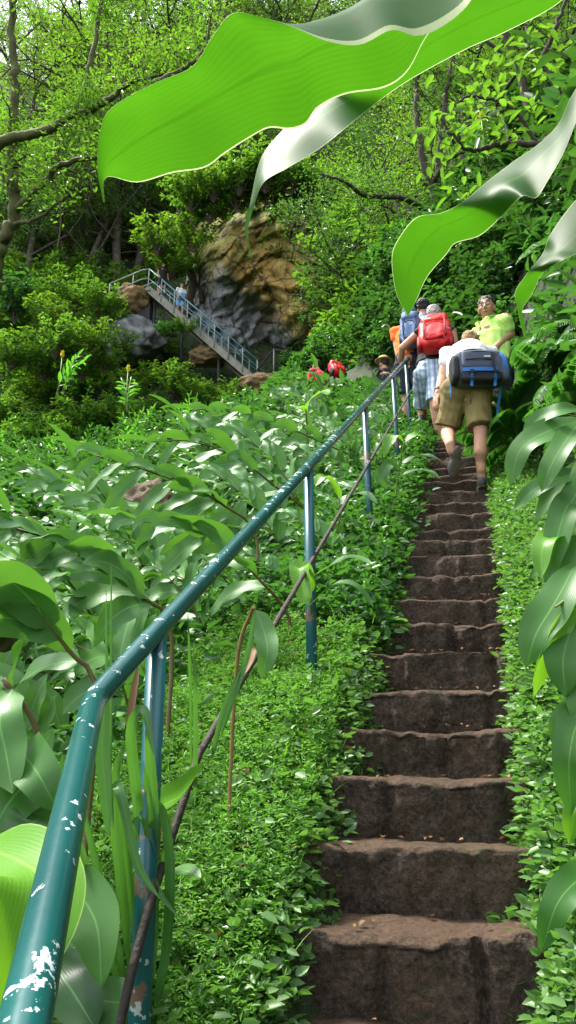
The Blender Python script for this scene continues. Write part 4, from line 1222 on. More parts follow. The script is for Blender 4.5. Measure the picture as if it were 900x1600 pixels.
def shrub_proto(seed, H, R, nst, nl, size, mat):
    rg = np.random.default_rng(seed)
    st, fo = MB(), MB()
    for s in range(nst):
        a = rg.uniform(0, 2 * pi); e = R * sqrt(rg.uniform(.05, 1)); h = H * rg.uniform(.55, 1.0) * (1 - .3 * (e / R) ** 2)
        t = np.linspace(0, 1, 7)
        P = np.stack([cos(a) * e * t ** 1.2, sin(a) * e * t ** 1.2, h * t], -1) + rg.normal(size=(7, 3)) * .03 * t[:, None]
        tube(st, P, np.linspace(.014, .004, 7), 5, False)
        m = nl
        tt = 1 - rg.uniform(0, .75, m) ** 1.3
        i = np.minimum((tt * 6).astype(int), 5)
        base = P[i] + (P[i + 1] - P[i]) * (tt * 6 - i)[:, None]
        D = rg.normal(size=(m, 3)); D[:, 2] = D[:, 2] * .35 + .15
        base = base + D * rg.uniform(0, .10, m)[:, None] * H * .35
        leaflets(fo, base, D, size * rg.uniform(.6, 1.25, m), size * .22 * rg.uniform(.8, 1.3, m), rg, 1.1)
    return st.mesh('stems', MT['twig']), fo.mesh('foliage', mat)


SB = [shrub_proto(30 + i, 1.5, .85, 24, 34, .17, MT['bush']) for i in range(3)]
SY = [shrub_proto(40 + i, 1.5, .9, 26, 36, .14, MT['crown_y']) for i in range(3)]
SR = [shrub_proto(70 + i, 1.5, .9, 22, 30, .22, MT['ginger_dark']) for i in range(3)]  # right bank shrubs, shade put into their leaf colour
SF = [shrub_proto(50 + i, 1.9, 1.2, 34, 40, .17, MT['crown']) for i in range(3)]


def tree_proto(seed, H, r0, crown0, limbs, mat, size=.13, leaves=75, spread=.5, barkm='bark'):
    rg = np.random.default_rng(seed)
    tr, fo = MB(), MB()
    tips = []

    def grow(p, d, L, r, lv):
        n = 7
        P = [np.array(p)]; dd = unit(d)
        for i in range(n - 1):
            dd = unit(dd + rg.normal(size=3) * (.10 if lv == 0 else .24) + np.array([0, 0, .05 if lv else .12]))
            P.append(P[-1] + dd * L / (n - 1))
        P = np.array(P)
        tube(tr, P, np.linspace(r, r * (.45 if lv == 0 else .3), n), (9, 6, 5, 4)[lv], False)
        if lv >= 2:
            tips.append(P)
        if lv == 3: return
        k = (limbs, 5, 4)[lv]
        for c in range(k):
            t = (crown0 + (1 - crown0) * (c + .5) / k) if lv == 0 else .3 + .7 * (c + .6) / k
            q = P[min(int(t * (n - 1)), n - 1)]
            a = rg.uniform(0, 2 * pi) if lv else c * 2.4 + rg.uniform(-.4, .4)
            side = np.array([cos(a), sin(a), rg.uniform(-.05, .45)])
            grow(q, unit(dd * .35 + side * (1 if lv == 0 else .9)), L * ((spread * (1.25 - .5 * t)) if lv == 0 else .55) * rg.uniform(.8, 1.2), r * (.42 if lv == 0 else .5), lv + 1)

    grow((0, 0, -.3), (rg.normal() * .08, rg.normal() * .08, 1), H, r0, 0)
    for P in tips:
        m = int(leaves * .35)
        i = rg.integers(1, len(P), m)
        D = rg.normal(size=(m, 3)); D[:, 2] = D[:, 2] * .4 - .05
        base = P[i] + rg.normal(size=(m, 3)) * np.array([.22, .22, .12])
        leaflets(fo, base, D, size * rg.uniform(.6, 1.3, m), size * .2 * rg.uniform(.8, 1.3, m), rg, .9)
    return tr.mesh('trunk', MT[barkm]), fo.mesh('crown', mat)


TP = [tree_proto(200, 9.5, .17, .35, 8, MT['crown'], .15, 78, .5),
      tree_proto(201, 11, .20, .40, 8, MT['crown_y'], .15, 78, .46),
      tree_proto(202, 8.5, .15, .30, 9, MT['crown_d'], .16, 78, .55),
      tree_proto(203, 10, .16, .45, 8, MT['crown_y'], .14, 78, .5),
      tree_proto(204, 7, .12, .25, 9, MT['crown'], .14, 78, .6)]


def fern_proto(seed, nf, L, mat, arch=1.0):
    rg = np.random.default_rng(seed)
    st, fo = MB(), MB()
    for f in range(nf):
        a = f * 2.4 + rg.uniform(-.3, .3); t = np.linspace(0, 1, 9); l = L * rg.uniform(.7, 1.1); e = rg.uniform(.75, 1.0)
        x = l * e * t; z = l * (.75 * t - .75 * arch * t ** 2.2)
        P = np.stack([cos(a) * x, sin(a) * x, z], -1)
        tube(st, P, np.linspace(.004, .001, 9), 4, False)
        m = 30
        tt = np.linspace(.14, .99, m)
        Q = spline(P, 60)[np.minimum((tt * 59).astype(int), 59)]
        T = np.gradient(Q, axis=0); T /= np.linalg.norm(T, axis=1)[:, None]
        S = np.cross(T, [0, 0, 1.0]); S /= np.linalg.norm(S, axis=1)[:, None]
        pl = l * .24 * np.sin(pi * (tt * .86 + .1)) ** .9 + .004
        for s in (-1, 1):
            leaflets(fo, Q, S * s + T * .35 + np.array([0, 0, -.12]), pl, np.maximum(pl * .12, .003), rg, 4, rnd=np.full(m, rg.uniform()))
    return st.mesh('stalk', MT['stem_g']), fo.mesh('frond', mat)


FP = [fern_proto(60 + i, 9, .62, MT['fern']) for i in range(3)]
FB = fern_proto(66, 3, .17, MT['fernbright'], .8)

def blocks(p, hgt, rad):
    """Would a plant here stand between the steps and the far stairs or crowd the hikers?"""
    px, py, dd = proj(np.asarray(p) + VZ * hgt)
    r = rad * F / max(dd, .5)
    return dd < 34 and 185 < px + r and px - r < 440 and py - r < 575 and proj(p)[1] > 400


# ---- ginger massed left of the handrail
rg = np.random.default_rng(11)
cnt = 0
L1 = 'leaning ginger plant with glossy pale leaves in the crowded stand left of the handrail'
G1 = 'ginger plants crowded left of the handrail'
for i in range(900):
    y = rg.uniform(.5, 12.5); q = rg.uniform(.85 - .22 * float(sstep(2.8, 4.2, y)), 3.2 + .10 * y)
    x = xpath(y) - .26 - q
    if rg.uniform() > .42 * (1.25 if y < 6 else .85) or cnt >= 205: continue
    z = gz(x, y)
    px, py, d = proj((x, y, z + .9))
    if d < 1.1 or px < -160: continue
    if py < np.interp(px, [-160, 0, 150, 300, 560, 700], [880, 800, 715, 645, 600, 590]) - 12: continue
    sc = rg.uniform(.85, 1.12) * (.72 if y < 2.5 else 1)
    if q < 1.3: sc *= .85
    if q < .85: sc *= .75
    ms = GP[rg.integers(6)]
    put('ginger_plant', (x, y, z - .03), (('stem', ms[0]), ('foliage', ms[1])), L1, 'ginger plant', G1, pi + .55 + rg.normal() * .45, sc)
    cnt += 1
for i in range(34):
    y = rg.uniform(3.9, 9.5); q = rg.uniform(.32, .62); x = xpath(y) - .26 - q
    ms = GP[rg.integers(6)]
    put('young_ginger', (x, y, gz(x, y) - .03), (('stem', ms[0]), ('foliage', ms[1])), 'short young ginger on the narrow bank between handrail and steps', 'ginger plant', 'young ginger between handrail and steps', pi + .55 + rg.normal() * .6, rg.uniform(.34, .52))

# ---- gully understory, its shade put into the leaf colour, then brighter bushes behind it
cnt = [0, 0, 0]
for i in range(420):
    h = rg.uniform(9.5, 21); l = rg.uniform(-.42 * h - 1, -.02 * h)
    x = -h * sin(PSI) + l * cos(PSI); y = h * cos(PSI) + l * sin(PSI)
    if -(x - xpath(y)) < 2.2 or rg.uniform() > .5: continue
    if blocks((x, y, gz(x, y)), 1.0, .3): continue
    ms = SB[rg.integers(3)]
    put('understory_shrub', (x, y, gz(x, y) - .1), (('stems', ms[0]), ('foliage', ms[1])), 'leafy shrub coloured dark for the shade in the gully below the cliff', 'shrub', 'dark shrubs filling the gully', rg.uniform(0, 6.28), rg.uniform(.7, 1.05))
    cnt[0] += 1
for i in range(620):
    h = rg.uniform(20, 38); l = rg.uniform(-.42 * h, .06 * h)
    x = -h * sin(PSI) + l * cos(PSI); y = h * cos(PSI) + l * sin(PSI)
    z = gz(x, y)
    px, py, d = proj((x, y, z + 1.2))
    if (px > 270 and py < 600 and px < 520 and d > 31.5) or (h > 32 and px > 500) or blocks((x, y, z), 1.2, .5): continue
    if rg.uniform() > .62: continue
    if rg.uniform() < (.25 if h < 24 else .8 if h < 31 else .35) and cnt[1] < 200:
        ms = GF[rg.integers(4)]
        put('ginger_bush', (x, y, z - .1), (('stem', ms[0]), ('foliage', ms[1])), 'bright green ginger clump on the slope below the metal stairs', 'ginger plant', 'bright ginger clumps below the metal stairs', rg.uniform(0, 6.28), rg.uniform(.7, 1.1))
        cnt[1] += 1
    else:
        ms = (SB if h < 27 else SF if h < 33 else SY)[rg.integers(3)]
        put('leafy_shrub', (x, y, z - .1), (('stems', ms[0]), ('foliage', ms[1])), 'leafy shrub on the slope below and beside the metal stairs', 'shrub', 'shrubs on the far slope', rg.uniform(0, 6.28), rg.uniform(.7, 1.2))
        cnt[2] += 1
# shrubs round the metal stairs and along the cliff's edges and top
for px, py, d, k, s in [(165, 545, 33.5, 1, 1.0), (205, 585, 33, 1, 1.1), (240, 575, 33.3, 1, .9), (270, 590, 33, 2, 1.0), (300, 600, 32.5, 1, .9), (335, 605, 32.3, 1, .9), (370, 622, 31.5, 2, .9), (190, 525, 34.2, 1, .9), (130, 560, 33, 2, 1.0), (70, 560, 33, 2, 1.0), (20, 540, 33, 2, 1.1), (160, 470, 35, 2, 1.1), (120, 450, 36, 2, 1.2), (70, 470, 34, 1, 1.2), (30, 450, 35, 0, 1.7), (262, 505, 34.2, 0, .8), (290, 500, 34.4, 1, .7), (150, 510, 33, 1, 1.3), (90, 520, 32, 2, 1.1),
                        (300, 350, 35, 1, 1.3), (270, 390, 36.8, 1, 1.5), (330, 305, 35, 2, 1.4), (370, 290, 34.5, 2, 1.2), (420, 280, 34.5, 2, 1.4), (470, 290, 34.5, 0, 1.4), (515, 330, 34, 0, 1.3), (250, 350, 36, 1, 1.6),
                        (535, 420, 31.5, 0, 1.2), (522, 500, 31, 0, 1.0), (530, 450, 29, 2, 1.4), (540, 390, 30, 2, 1.5), (520, 520, 28, 0, 1.2), (560, 500, 26, 2, 1.3), (580, 430, 27, 2, 1.3), (600, 380, 29, 1, 1.4), (630, 400, 27, 2, 1.3), (460, 555, 30, 0, .8),
                        (560, 350, 32, 2, 1.5), (590, 540, 23, 2, 1.1), (610, 470, 23, 0, 1.2)]:
    p = at(px, py, d)
    g = gz(p[0], p[1])
    ms = (SB, SY, SF)[k][rg.integers(3)]
    z = p[2] - 1.1 * s
    put('leafy_shrub', (p[0], p[1], z), (('stems', ms[0]), ('foliage', ms[1])), ('dark green shrub rooted beside the cliff and metal stairs', 'light green shrub rooted beside the cliff and metal stairs', 'broad leaved mid green shrub right of the cliff')[k], 'shrub', ('dark shrubs beside the cliff', 'light shrubs beside the cliff', 'mid green shrubs right of the cliff')[k], rg.uniform(0, 6.28), s)
print('gully', cnt)

# ---- steep right bank: ginger, ferns, shrubs
cnt = [0, 0, 0]
for i in range(620):
    y = rg.uniform(2.6, 19); r = rg.uniform(.5, 6.0) ** 1.0
    x = xpath(y) + .30 + r
    z = gz(x, y)
    px, py, d = proj((x, y, z + .5))
    if px < 440 or px > 1150 or py < -400: continue
    if r < .8 and y < 9 and rg.uniform() < .5: continue
    if rg.uniform() > .62: continue
    u = rg.uniform()
    if 6 < y < 9.5 and r < 1.15 : continue
    if y < 9.5 and proj((x - (.85 if u < .52 else .5), y - .2, z + .8))[0] < (812 if u < .52 else 800): continue
    if u < .52 and cnt[0] < 80:
        ms = GD[rg.integers(4)]
        put('ginger_plant', (x, y, z - .06), (('stem', ms[0]), ('foliage', ms[1])), 'ginger clump with leaves coloured dark as if in shade hanging from the steep bank right of the steps', 'ginger plant', 'ginger clumps on the steep right bank', pi + rg.normal() * .6, rg.uniform(.7, 1.05)); cnt[0] += 1
    elif u < .70:
        ms = FP[rg.integers(3)]
        put('fern', (x, y, z), (('stalk', ms[0]), ('frond', ms[1])), 'green fern on the steep bank right of the steps', 'fern', 'ferns on the steep right bank', rg.uniform(0, 6.28), rg.uniform(.7, 1.3), (0, -.5)); cnt[1] += 1
    else:
        ms = (SB, SR)[rg.integers(2)][rg.integers(3)]
        put('bank_shrub', (x, y, z - .1), (('stems', ms[0]), ('foliage', ms[1])), 'leafy shrub on the steep bank right of the steps', 'shrub', 'shrubs on the steep right bank', rg.uniform(0, 6.28), rg.uniform(.5, .95)); cnt[2] += 1
for px, py, d in [(850, 535, 7.2), (880, 545, 6.6), (860, 585, 6.6), (895, 600, 6.0), (845, 610, 7.0), (900, 650, 5.6), (875, 500, 7.4), (800, 655, 6.75), (812, 690, 6.4), (792, 690, 6.9)]:
    p = at(px, py, d); ms = FP[rg.integers(3)]
    put('fern', p, (('stalk', ms[0]), ('frond', ms[1])), 'green fern on the steep bank right of the steps', 'fern', 'ferns on the steep right bank', rg.uniform(0, 6.28), rg.uniform(.75, .95), (0, -.7))
print('right', cnt)

for i in range(46):
    h = rg.uniform(33.5, 42); l = rg.uniform(-.45 * h, -2.5)
    x = -h * sin(PSI) + l * cos(PSI); y = h * cos(PSI) + l * sin(PSI)
    if 255 < proj((x, y, gz(x, y) + 1))[0] < 520 and h < 38: continue
    ms = (SY, SF)[rg.integers(2)][rg.integers(3)]
    put('hillside_shrub', (x, y, gz(x, y) - .1), (('stems', ms[0]), ('foliage', ms[1])), 'tall leafy shrub under the trees on the hillside left of the cliff', 'shrub', 'shrubs under the hillside trees', rg.uniform(0, 6.28), rg.uniform(1.2, 1.9))
for i in range(60):
    p = ray_ground(rg.uniform(545, 800), rg.uniform(400, 570), 8.5, 26)
    if p[1] < 9.3: continue
    q = proj(p + VZ * .5)
    ms = (SB, SR)[rg.integers(2)][rg.integers(3)]
    put('bank_shrub', p - VZ * .1, (('stems', ms[0]), ('foliage', ms[1])), 'leafy shrub on the steep bank right of the steps', 'shrub', 'shrubs on the steep right bank', rg.uniform(0, 6.28), rg.uniform(.45, .75))
for px, py, dd, s in [(300, 300, 34.5, 1.2), (335, 282, 34.2, 1.3), (375, 272, 34, 1.3), (415, 268, 34, 1.3), (455, 272, 34, 1.3), (495, 292, 34, 1.2), (530, 460, 33, 1.1), (528, 400, 33, 1.1)]:
    ms = (SY, SF)[rg.integers(2)][rg.integers(3)]
    put('leafy_shrub', at(px, py, dd) - VZ * .9 * s, (('stems', ms[0]), ('foliage', ms[1])), 'leafy shrub growing over the edge of the cliff', 'shrub', 'shrubs growing over the cliff edge', rg.uniform(0, 6.28), s)

# ---- trees
TL = {0: ('broad leaved tree with mid green crown on the hillside above the cliff', 'mid green trees above the cliff'), 1: ('light green tree with a tall airy crown on the hillside', 'light green trees on the hillside'),
      2: ('dark green tree with dense crown on the hillside', 'dark green trees on the hillside'), 3: ('yellowish green tree with thin trunk on the hillside', 'yellowish green trees on the hillside'), 4: ('low spreading mid green tree on the hillside', 'low spreading trees on the hillside')}


def tree(x, y, k, sc, label=None, group=None, dz=0):
    return put('tree', (x, y, gz(x, y) - .2 + dz), (('trunk', TP[k][0]), ('crown', TP[k][1])), label or TL[k][0], 'tree', None if label and not group else (group or TL[k][1]), rg.uniform(0, 6.28), sc)


n_t = 0
for i in range(400):
    h = rg.uniform(35, 62); l = rg.uniform(-.46 * h, .46 * h)
    x = -h * sin(PSI) + l * cos(PSI); y = h * cos(PSI) + l * sin(PSI)
    z = gz(x, y)
    if h < 41 and 255 < proj((x, y, z))[0] < 520: continue
    if rg.uniform() > .24: continue
    tree(x, y, int(rg.integers(5)), rg.uniform(.75, 1.15)); n_t += 1
for h, l, k, s in [(36, -11, 2, 1.2), (37, -8.5, 1, 1.2), (36, -14, 0, 1.4), (36, -9, 1, 1.35), (38, -6.2, 2, 1.1), (41, -4, 3, 1.2), (40, -12, 1, 1.5), (42, -7, 0, 1.5), (44, -2, 2, 1.4), (46, -15, 3, 1.5), (48, -10, 0, 1.6), (50, -5, 1, 1.6), (52, 0, 0, 1.6), (54, -13, 2, 1.7), (56, -8, 0, 1.7), (58, -2, 2, 1.7), (57, -18, 1, 1.7), (60, 5, 0, 1.6),
                   (14, 5.6, 2, .8), (18, 7.5, 0, .9), (22, 6.5, 4, 1.0), (24, 3.2, 2, .75), (27, 5.0, 0, .9), (30, 3.6, 3, .9), (10.5, 5.5, 4, .9), (33, 2.6, 4, 1.0), (29, 8, 1, 1.0), (23, 10, 2, 1.0)]:
    x = -h * sin(PSI) + l * cos(PSI); y = h * cos(PSI) + l * sin(PSI)
    if blocks((x, y, gz(x, y)), 6, 2.5): print('tree skipped', h, l)
    else: tree(x, y, k, s); n_t += 1
print('trees', n_t)


def limb_tree(name, label, base, limbs, mat, lmat, size, dens, rg, flare=1.0):
    """Tree with given limbs: list of (points, radius0, radius1, leaves along it)."""
    o = np.asarray(base, float)
    r = empty(name, o, label, 'tree')
    tr, fo = MB(), MB()
    for pts, ra, rb, lv in limbs:
        P = spline(np.asarray(pts) - o, 8 * len(pts))
        P = P + rg.normal(size=P.shape) * rb * .5
        tube(tr, P, np.linspace(ra, rb, len(P)), 8)
        for j in range(int(lv)):
            i = rg.integers(len(P) // 3, len(P)); d = unit(rg.normal(size=3) + np.array([0, 0, .2]))
            L = rg.uniform(.5, 1.3); t = np.linspace(0, 1, 6)[:, None]
            Q = P[i] + d * L * t + rg.normal(size=(6, 3)) * .06 * t + np.array([0, 0, -.2]) * t ** 2
            tube(tr, Q, np.linspace(rb * .45, .004, 6), 4, False)
            m = dens
            ii = rg.integers(1, 6, m); D = rg.normal(size=(m, 3)); D[:, 2] *= .45
            leaflets(fo, Q[ii] + rg.normal(size=(m, 3)) * .16, D, size * rg.uniform(.6, 1.2, m), size * .2, rg, .9)
    tr.build('trunk', MT[mat], r); fo.build('crown', MT[lmat], r)
    return r


D_ = 17.0
pp = lambda *a: [at(x, y, d) for x, y, d in a]
limb_tree('branching_tree', 'tree with long dark crooked boughs reaching right, at the left edge', at(-14, 470, 17.5), [
    (pp((-14, 470, 17.5), (0, 395, 17.2), (22, 330, 17), (18, 240, 17), (24, 150, 17), (20, 40, 17), (30, -60, 17)), .17, .06, 12),
    (pp((22, 330, 17), (70, 285, 16.5), (95, 258, 16.2), (150, 246, 15.8), (180, 250, 15.5)), .09, .03, 5),
    (pp((-30, 240, 16), (20, 215, 16), (75, 205, 15.8), (108, 182, 15.6), (160, 163, 15.2), (205, 128, 15), (245, 118, 14.8)), .12, .03, 12),
    (pp((75, 205, 15.8), (120, 165, 16), (145, 85, 16.2), (158, 0, 16.5), (165, -80, 17)), .07, .03, 10),
    (pp((240, 130, 16), (290, 105, 16), (320, 75, 16), (330, 20, 16)), .06, .02, 6),
    (pp((22, 350, 17), (60, 340, 16.5), (100, 310, 16.2), (112, 300, 16)), .05, .02, 2),
    (pp((85, 280, 16.4), (95, 330, 16.2), (90, 390, 16)), .03, .012, 0),
    (pp((30, 300, 17), (5, 280, 17), (-10, 200, 17.5)), .06, .03, 5)], 'bark_moss', 'crown', .12, 60, rg)
limb_tree('leaning_tree', 'thin dark leaning tree with low bough reaching left, right of the cliff', at(700, 350, 24), [
    (pp((700, 350, 24), (678, 300, 24), (660, 240, 24), (650, 150, 24.3), (660, 60, 24.6)), .15, .05, 12),
    (pp((668, 330, 24), (630, 310, 23), (570, 305, 22.5), (540, 285, 22), (500, 272, 22)), .10, .03, 9),
    (pp((685, 300, 24), (690, 200, 24), (705, 100, 24), (720, 30, 24)), .12, .04, 10),
    (pp((672, 290, 24), (700, 250, 23.5), (740, 230, 23), (780, 190, 22)), .07, .02, 8)], 'bark', 'crown_d', .13, 55, rg)
limb_tree('overhanging_tree', 'dark twisted boughs reaching left from the steep right bank near the top', at(960, 260, 9.0), [
    (pp((960, 260, 9), (900, 205, 8.6), (840, 225, 8.4), (780, 225, 8.3), (735, 235, 8.3), (700, 205, 8.2)), .05, .015, 3),
    (pp((900, 205, 8.6), (880, 150, 8.5), (850, 100, 8.5), (870, 40, 8.4), (895, -30, 8.3)), .045, .015, 4),
    (pp((840, 225, 8.4), (800, 170, 8.3), (740, 150, 8.2), (715, 160, 8.2)), .025, .01, 4)], 'bark', 'crown', .16, 24, rg)
limb_tree('slender_tree', 'pale bare trunk leaning against the left side of the cliff', at(292, 500, 37.4), [
    (pp((292, 500, 37.4), (300, 440, 37.4), (292, 390, 37.5), (280, 330, 37.6), (285, 250, 37.8)), .22, .10, 8),
    (pp((315, 470, 37.4), (312, 420, 37.5), (300, 350, 37.6), (310, 280, 37.8)), .14, .07, 5)], 'twig', 'crown_y', .15, 60, rg)

# ---- undergrowth that nobody could count
mb = MB()
m = 46000
h = rg.uniform(5, 52, m); l = rg.uniform(-.48, .48, m) * h
x = -h * sin(PSI) + l * cos(PSI); y = h * cos(PSI) + l * sin(PSI)
ok = np.abs(x - xpath(y)) > .75
x, y = x[ok], y[ok]
ok = (x - xpath(y) > .2) | (y > 10) | (x - xpath(y) < -2)
x, y = x[ok], y[ok]; m = len(x)
D = rg.normal(size=(m, 3)); D[:, 2] = np.abs(D[:, 2]) * .5
leaflets(mb, np.stack([x, y, ground(x, y) + rg.uniform(.0, .5, m) ** 1.5], -1), D, rg.uniform(.12, .30, m), rg.uniform(.03, .06, m), rg, 1.0)
tag(mb.build('undergrowth', MT['bush']), 'low leafy undergrowth covering the wooded slopes', 'undergrowth', kind='stuff')


def cover(n, xf, yf, size, hmax, asp, rg, clump=5, up=.8, lean=0.35, patchy=0):
    """Sprigs of small leaves on the ground."""
    y = yf(n); x = xf(n, y)
    if patchy:
        keep = vnoise(x, y, 4.2, 21 + patchy) + .5 * vnoise(x, y, 13, 31) > rg.uniform(-1.1, .15, n)
        x, y = x[keep], y[keep]; n = len(x)
    z = ground(x, y)
    h = rg.uniform(0, 1, n) ** 1.6 * hmax
    mound = .5 + .5 * vnoise(x * 1.0, y * 1.0, 5.0, 9)
    h = h * (.45 + .8 * mound)
    B_ = np.stack([x, y, z + h], -1)
    k = clump
    a = np.arange(k) * 2.4
    D = np.stack([np.cos(a)[None] + rg.normal(size=(n, k)) * .4, np.sin(a)[None] + rg.normal(size=(n, k)) * .4, rg.normal(size=(n, k)) * .3 + lean], -1)
    P = B_[:, None, :] + D * .15 * size + rg.normal(size=(n, k, 3)) * size * .5
    P[..., 2] = np.maximum(P[..., 2], z[:, None] + .004)
    s = size * rg.uniform(.6, 1.25, (n, k))
    mb = MB()
    r = np.clip(.25 + .5 * mound[:, None] * .6 + rg.normal(size=(n, k)) * .18 + .3 * (rg.uniform(size=(n, 1)) - .4), 0, 1)
    leaflets(mb, P.reshape(-1, 3), D.reshape(-1, 3), s.ravel(), (s * asp).ravel(), rg, up, r.ravel())
    return mb


YF = lambda a, b, p: (lambda n: a + (b - a) * rg.uniform(0, 1, n) ** p)
# left bank: fine weeds
mb = cover(34000, lambda n, y: xpath(y) - .36 - rg.uniform(0, .85, n) - .02 * y, YF(.9, 5.6, 1.35), .019, .15, .15, rg, 7, lean=.6, patchy=1)
tag(mb.build('weeds', MT['weed']), 'fine bright green weeds carpeting the bank between handrail and steps', 'weeds', kind='stuff')
# creepers along both edges of the steps
ER = lambda y: np.interp(y, [1.5, 2.2, 2.8, 3.6, 4.4, 5.4, 12], [.12, .13, .16, .225, .25, .23, .23])
EL = lambda y: np.interp(y, [1.5, 2.2, 2.8, 3.6, 4.4, 5.4, 12], [.33, .33, .28, .255, .24, .235, .23])
mb = cover(4600, lambda n, y: xpath(y) - EL(y) - np.abs(rg.normal(size=n)) * .13 + .07 * vnoise(y * 2, y * 0, 3, 4), YF(.9, 12, 1.5), .034, .075, .30, rg, 5)
b2 = cover(15500, lambda n, y: xpath(y) + ER(y) + np.abs(rg.normal(size=n)) * .24 + .06 * vnoise(y * 2, y * 0, 3, 5), YF(1.0, 12, 1.6), .036, .10, .30, rg, 5)
b3 = cover(4200, lambda n, y: xpath(y) - .38 - rg.uniform(0, .8, n), YF(.9, 9, 1.6), .044, .13, .30, rg, 4, patchy=3)
tag(mb.build('creepers', MT['creeper']), 'small leaved creepers spilling over the left edge of the steps', 'creepers', kind='stuff')
tag(b2.build('creepers', MT['creeper']), 'small leaved creepers spilling over the right edge of the steps', 'creepers', kind='stuff')
tag(b3.build('broad_weeds', MT['creeper']), 'broader leaved weeds scattered through the carpet on the left bank', 'weeds', kind='stuff')
b4 = cover(9000, lambda n, y: xpath(y) - 1.1 - rg.uniform(0, 3.2, n), YF(.4, 12, 1.3), .075, .30, .24, rg, 5)
tag(b4.build('ground_cover', MT['bush']), 'low dark ground cover under the ginger left of the handrail', 'ground cover', kind='stuff')
b5 = cover(8000, lambda n, y: xpath(y) - .30 - rg.uniform(0, .95, n), YF(3.7, 13, 1.2), .060, .20, .28, rg, 5)
tag(b5.build('broad_weeds', MT['bush']), 'dark broad leaved weeds on the bank beside the upper part of the handrail', 'weeds', kind='stuff')
# litter of dead leaves and stalks
mb = MB(); n = 520
y = YF(.9, 6, 1.3)(n); x = xpath(y) - .30 - rg.uniform(0, .9, n)
k_ = rg.uniform(0, 1, n) < .3
x = np.where(k_, xpath(y) + .16 + rg.uniform(0, .4, n), x)
leaflets(mb, np.stack([x, y, ground(x, y) + rg.uniform(.02, .10, n)], -1), rg.normal(size=(n, 3)) * [1, 1, .25], rg.uniform(.025, .06, n), rg.uniform(.005, .014, n), rg, 1.2)
tag(mb.build('leaf_litter', MT['dry']), 'scattered small brown dead leaves among the weeds by the steps', 'leaf litter', kind='stuff')
mb = MB(); n = 110
kk = rg.integers(-1, 10, n); fx = rg.uniform(-.24, .2, n); fy = rg.uniform(.15, .9, n)
leaflets(mb, np.stack([-.19 + fx, Y0 + kk * RUN + fy * RUN + .03 + fx * SK, SL * (Y0 + kk * RUN) + .022 + 0 * fx], -1), rg.normal(size=(n, 3)) * [1, 1, .08], rg.uniform(.012, .035, n), rg.uniform(.004, .010, n), rg, 3)
tag(mb.build('step_litter', MT['dry']), 'small dead leaves and crumbs lying on the treads of the steps', 'leaf litter', kind='stuff')
mb = MB(); n = 700
y = YF(.9, 5, 1.3)(n); x = xpath(y) - .36 - rg.uniform(0, .9, n)
for i in range(n):
    g = np.array([x[i], y[i], gz(x[i], y[i])]); a = rg.uniform(0, 6.28); L = rg.uniform(.08, .22)
    t = np.linspace(0, 1, 4)[:, None]; dv_ = np.array([cos(a), sin(a), 0])
    ribbon(mb, g + dv_ * L * .55 * t ** 1.6 + VZ * L * (t - .3 * t ** 2), [.0022, .002, .0015, .0004], dv_ + VZ, .3, 0, 6, rg.uniform(), 4, 3)
tag(mb.build('bank_grass', MT['weed']), 'thin grass blades standing among the weeds on the left bank', 'grass', kind='stuff')
# tiny daisies
mb = MB()
n = 60
y = YF(1.1, 5, 1.4)(n); x = xpath(y) - .4 - rg.uniform(0, .7, n)
for i in range(n):
    c = np.array([x[i], y[i], gz(x[i], y[i]) + rg.uniform(.07, .14)])
    a = np.arange(8) * pi / 4
    leaflets(mb, np.tile(c, (8, 1)), np.stack([np.cos(a), np.sin(a), np.full(8, .25)], -1), .008, .0025, rg, 3)
tag(mb.build('daisies', MT['daisy']), 'tiny white daisies dotted over the weedy bank', 'daisies', kind='stuff')

# ------------------------------------------------------------------ the big leaves overhead
def px_loft(mb, rails, nl=70, rnd=.6, up=None):
    """Blade lofted over rails of points measured in the place (left edge .. right edge)."""
    R = [spline(np.array([at(*q) for q in r]), nl) for r in rails]
    G = []
    k = 4
    for a_, b_ in zip(R[:-1], R[1:]):
        for t in np.linspace(0, 1, k + 1)[:-1]: G.append(a_ * (1 - t) + b_ * t)
    G.append(R[-1])
    G = np.array(G).transpose(1, 0, 2)
    for _ in range(2):      # soften the creases across the blade
        G[:, 1:-1] = G[:, 1:-1] * .5 + (G[:, :-2] + G[:, 2:]) * .25
    n, m = G.shape[:2]
    L = np.concatenate([[0], np.cumsum(np.linalg.norm(np.diff(G[:, m // 2], axis=0), axis=1))])
    nr_ = len(rails)
    u = np.interp(np.linspace(0, nr_ - 1, m), np.arange(nr_), up or ([0, .5, .88, 1] if nr_ == 4 else [0, .5, 1]))
    uv = np.stack(np.broadcast_arrays(u[None, :], L[:, None] * 4), -1)
    sheet(mb, G, uv.reshape(-1, 2), rnd)


S1 = [((163, 318), (162, 316), (161, 314), (161, 314)), ((166, 277), (160, 270), (152, 262), (152, 261)), ((215, 285), (192, 235), (158, 205), (157, 203)), ((270, 270), (240, 203), (176, 170), (175, 168)),
      ((320, 262), (285, 178), (241, 132), (239, 131)), ((351, 240), (330, 152), (302, 106), (300, 104)), ((387, 217), (370, 133), (332, 62), (330, 60)), ((420, 200), (410, 114), (366, 24), (363, 21)),
      ((452, 202), (435, 100), (408, 27), (408, 27)), ((477, 194), (462, 90), (450, 34), (458, 42)), ((497, 168), (490, 75), (495, 22), (510, 64)), ((540, 147), (535, 60), (535, 5), (562, 70)),
      ((600, 137), (575, 45), (575, -20), (612, 47)), ((636, 112), (620, 25), (615, -45), (655, 56)), ((662, 64), (655, 0), (660, -60), (705, 32)), ((690, 20), (695, -20), (700, -60), (740, -8)), ((730, -60), (732, -70), (735, -75), (745, -65))]
dep = lambda a, n: [a[0] + (a[1] - a[0]) * i / (n - 1) for i in range(n)]
n1 = len(S1)
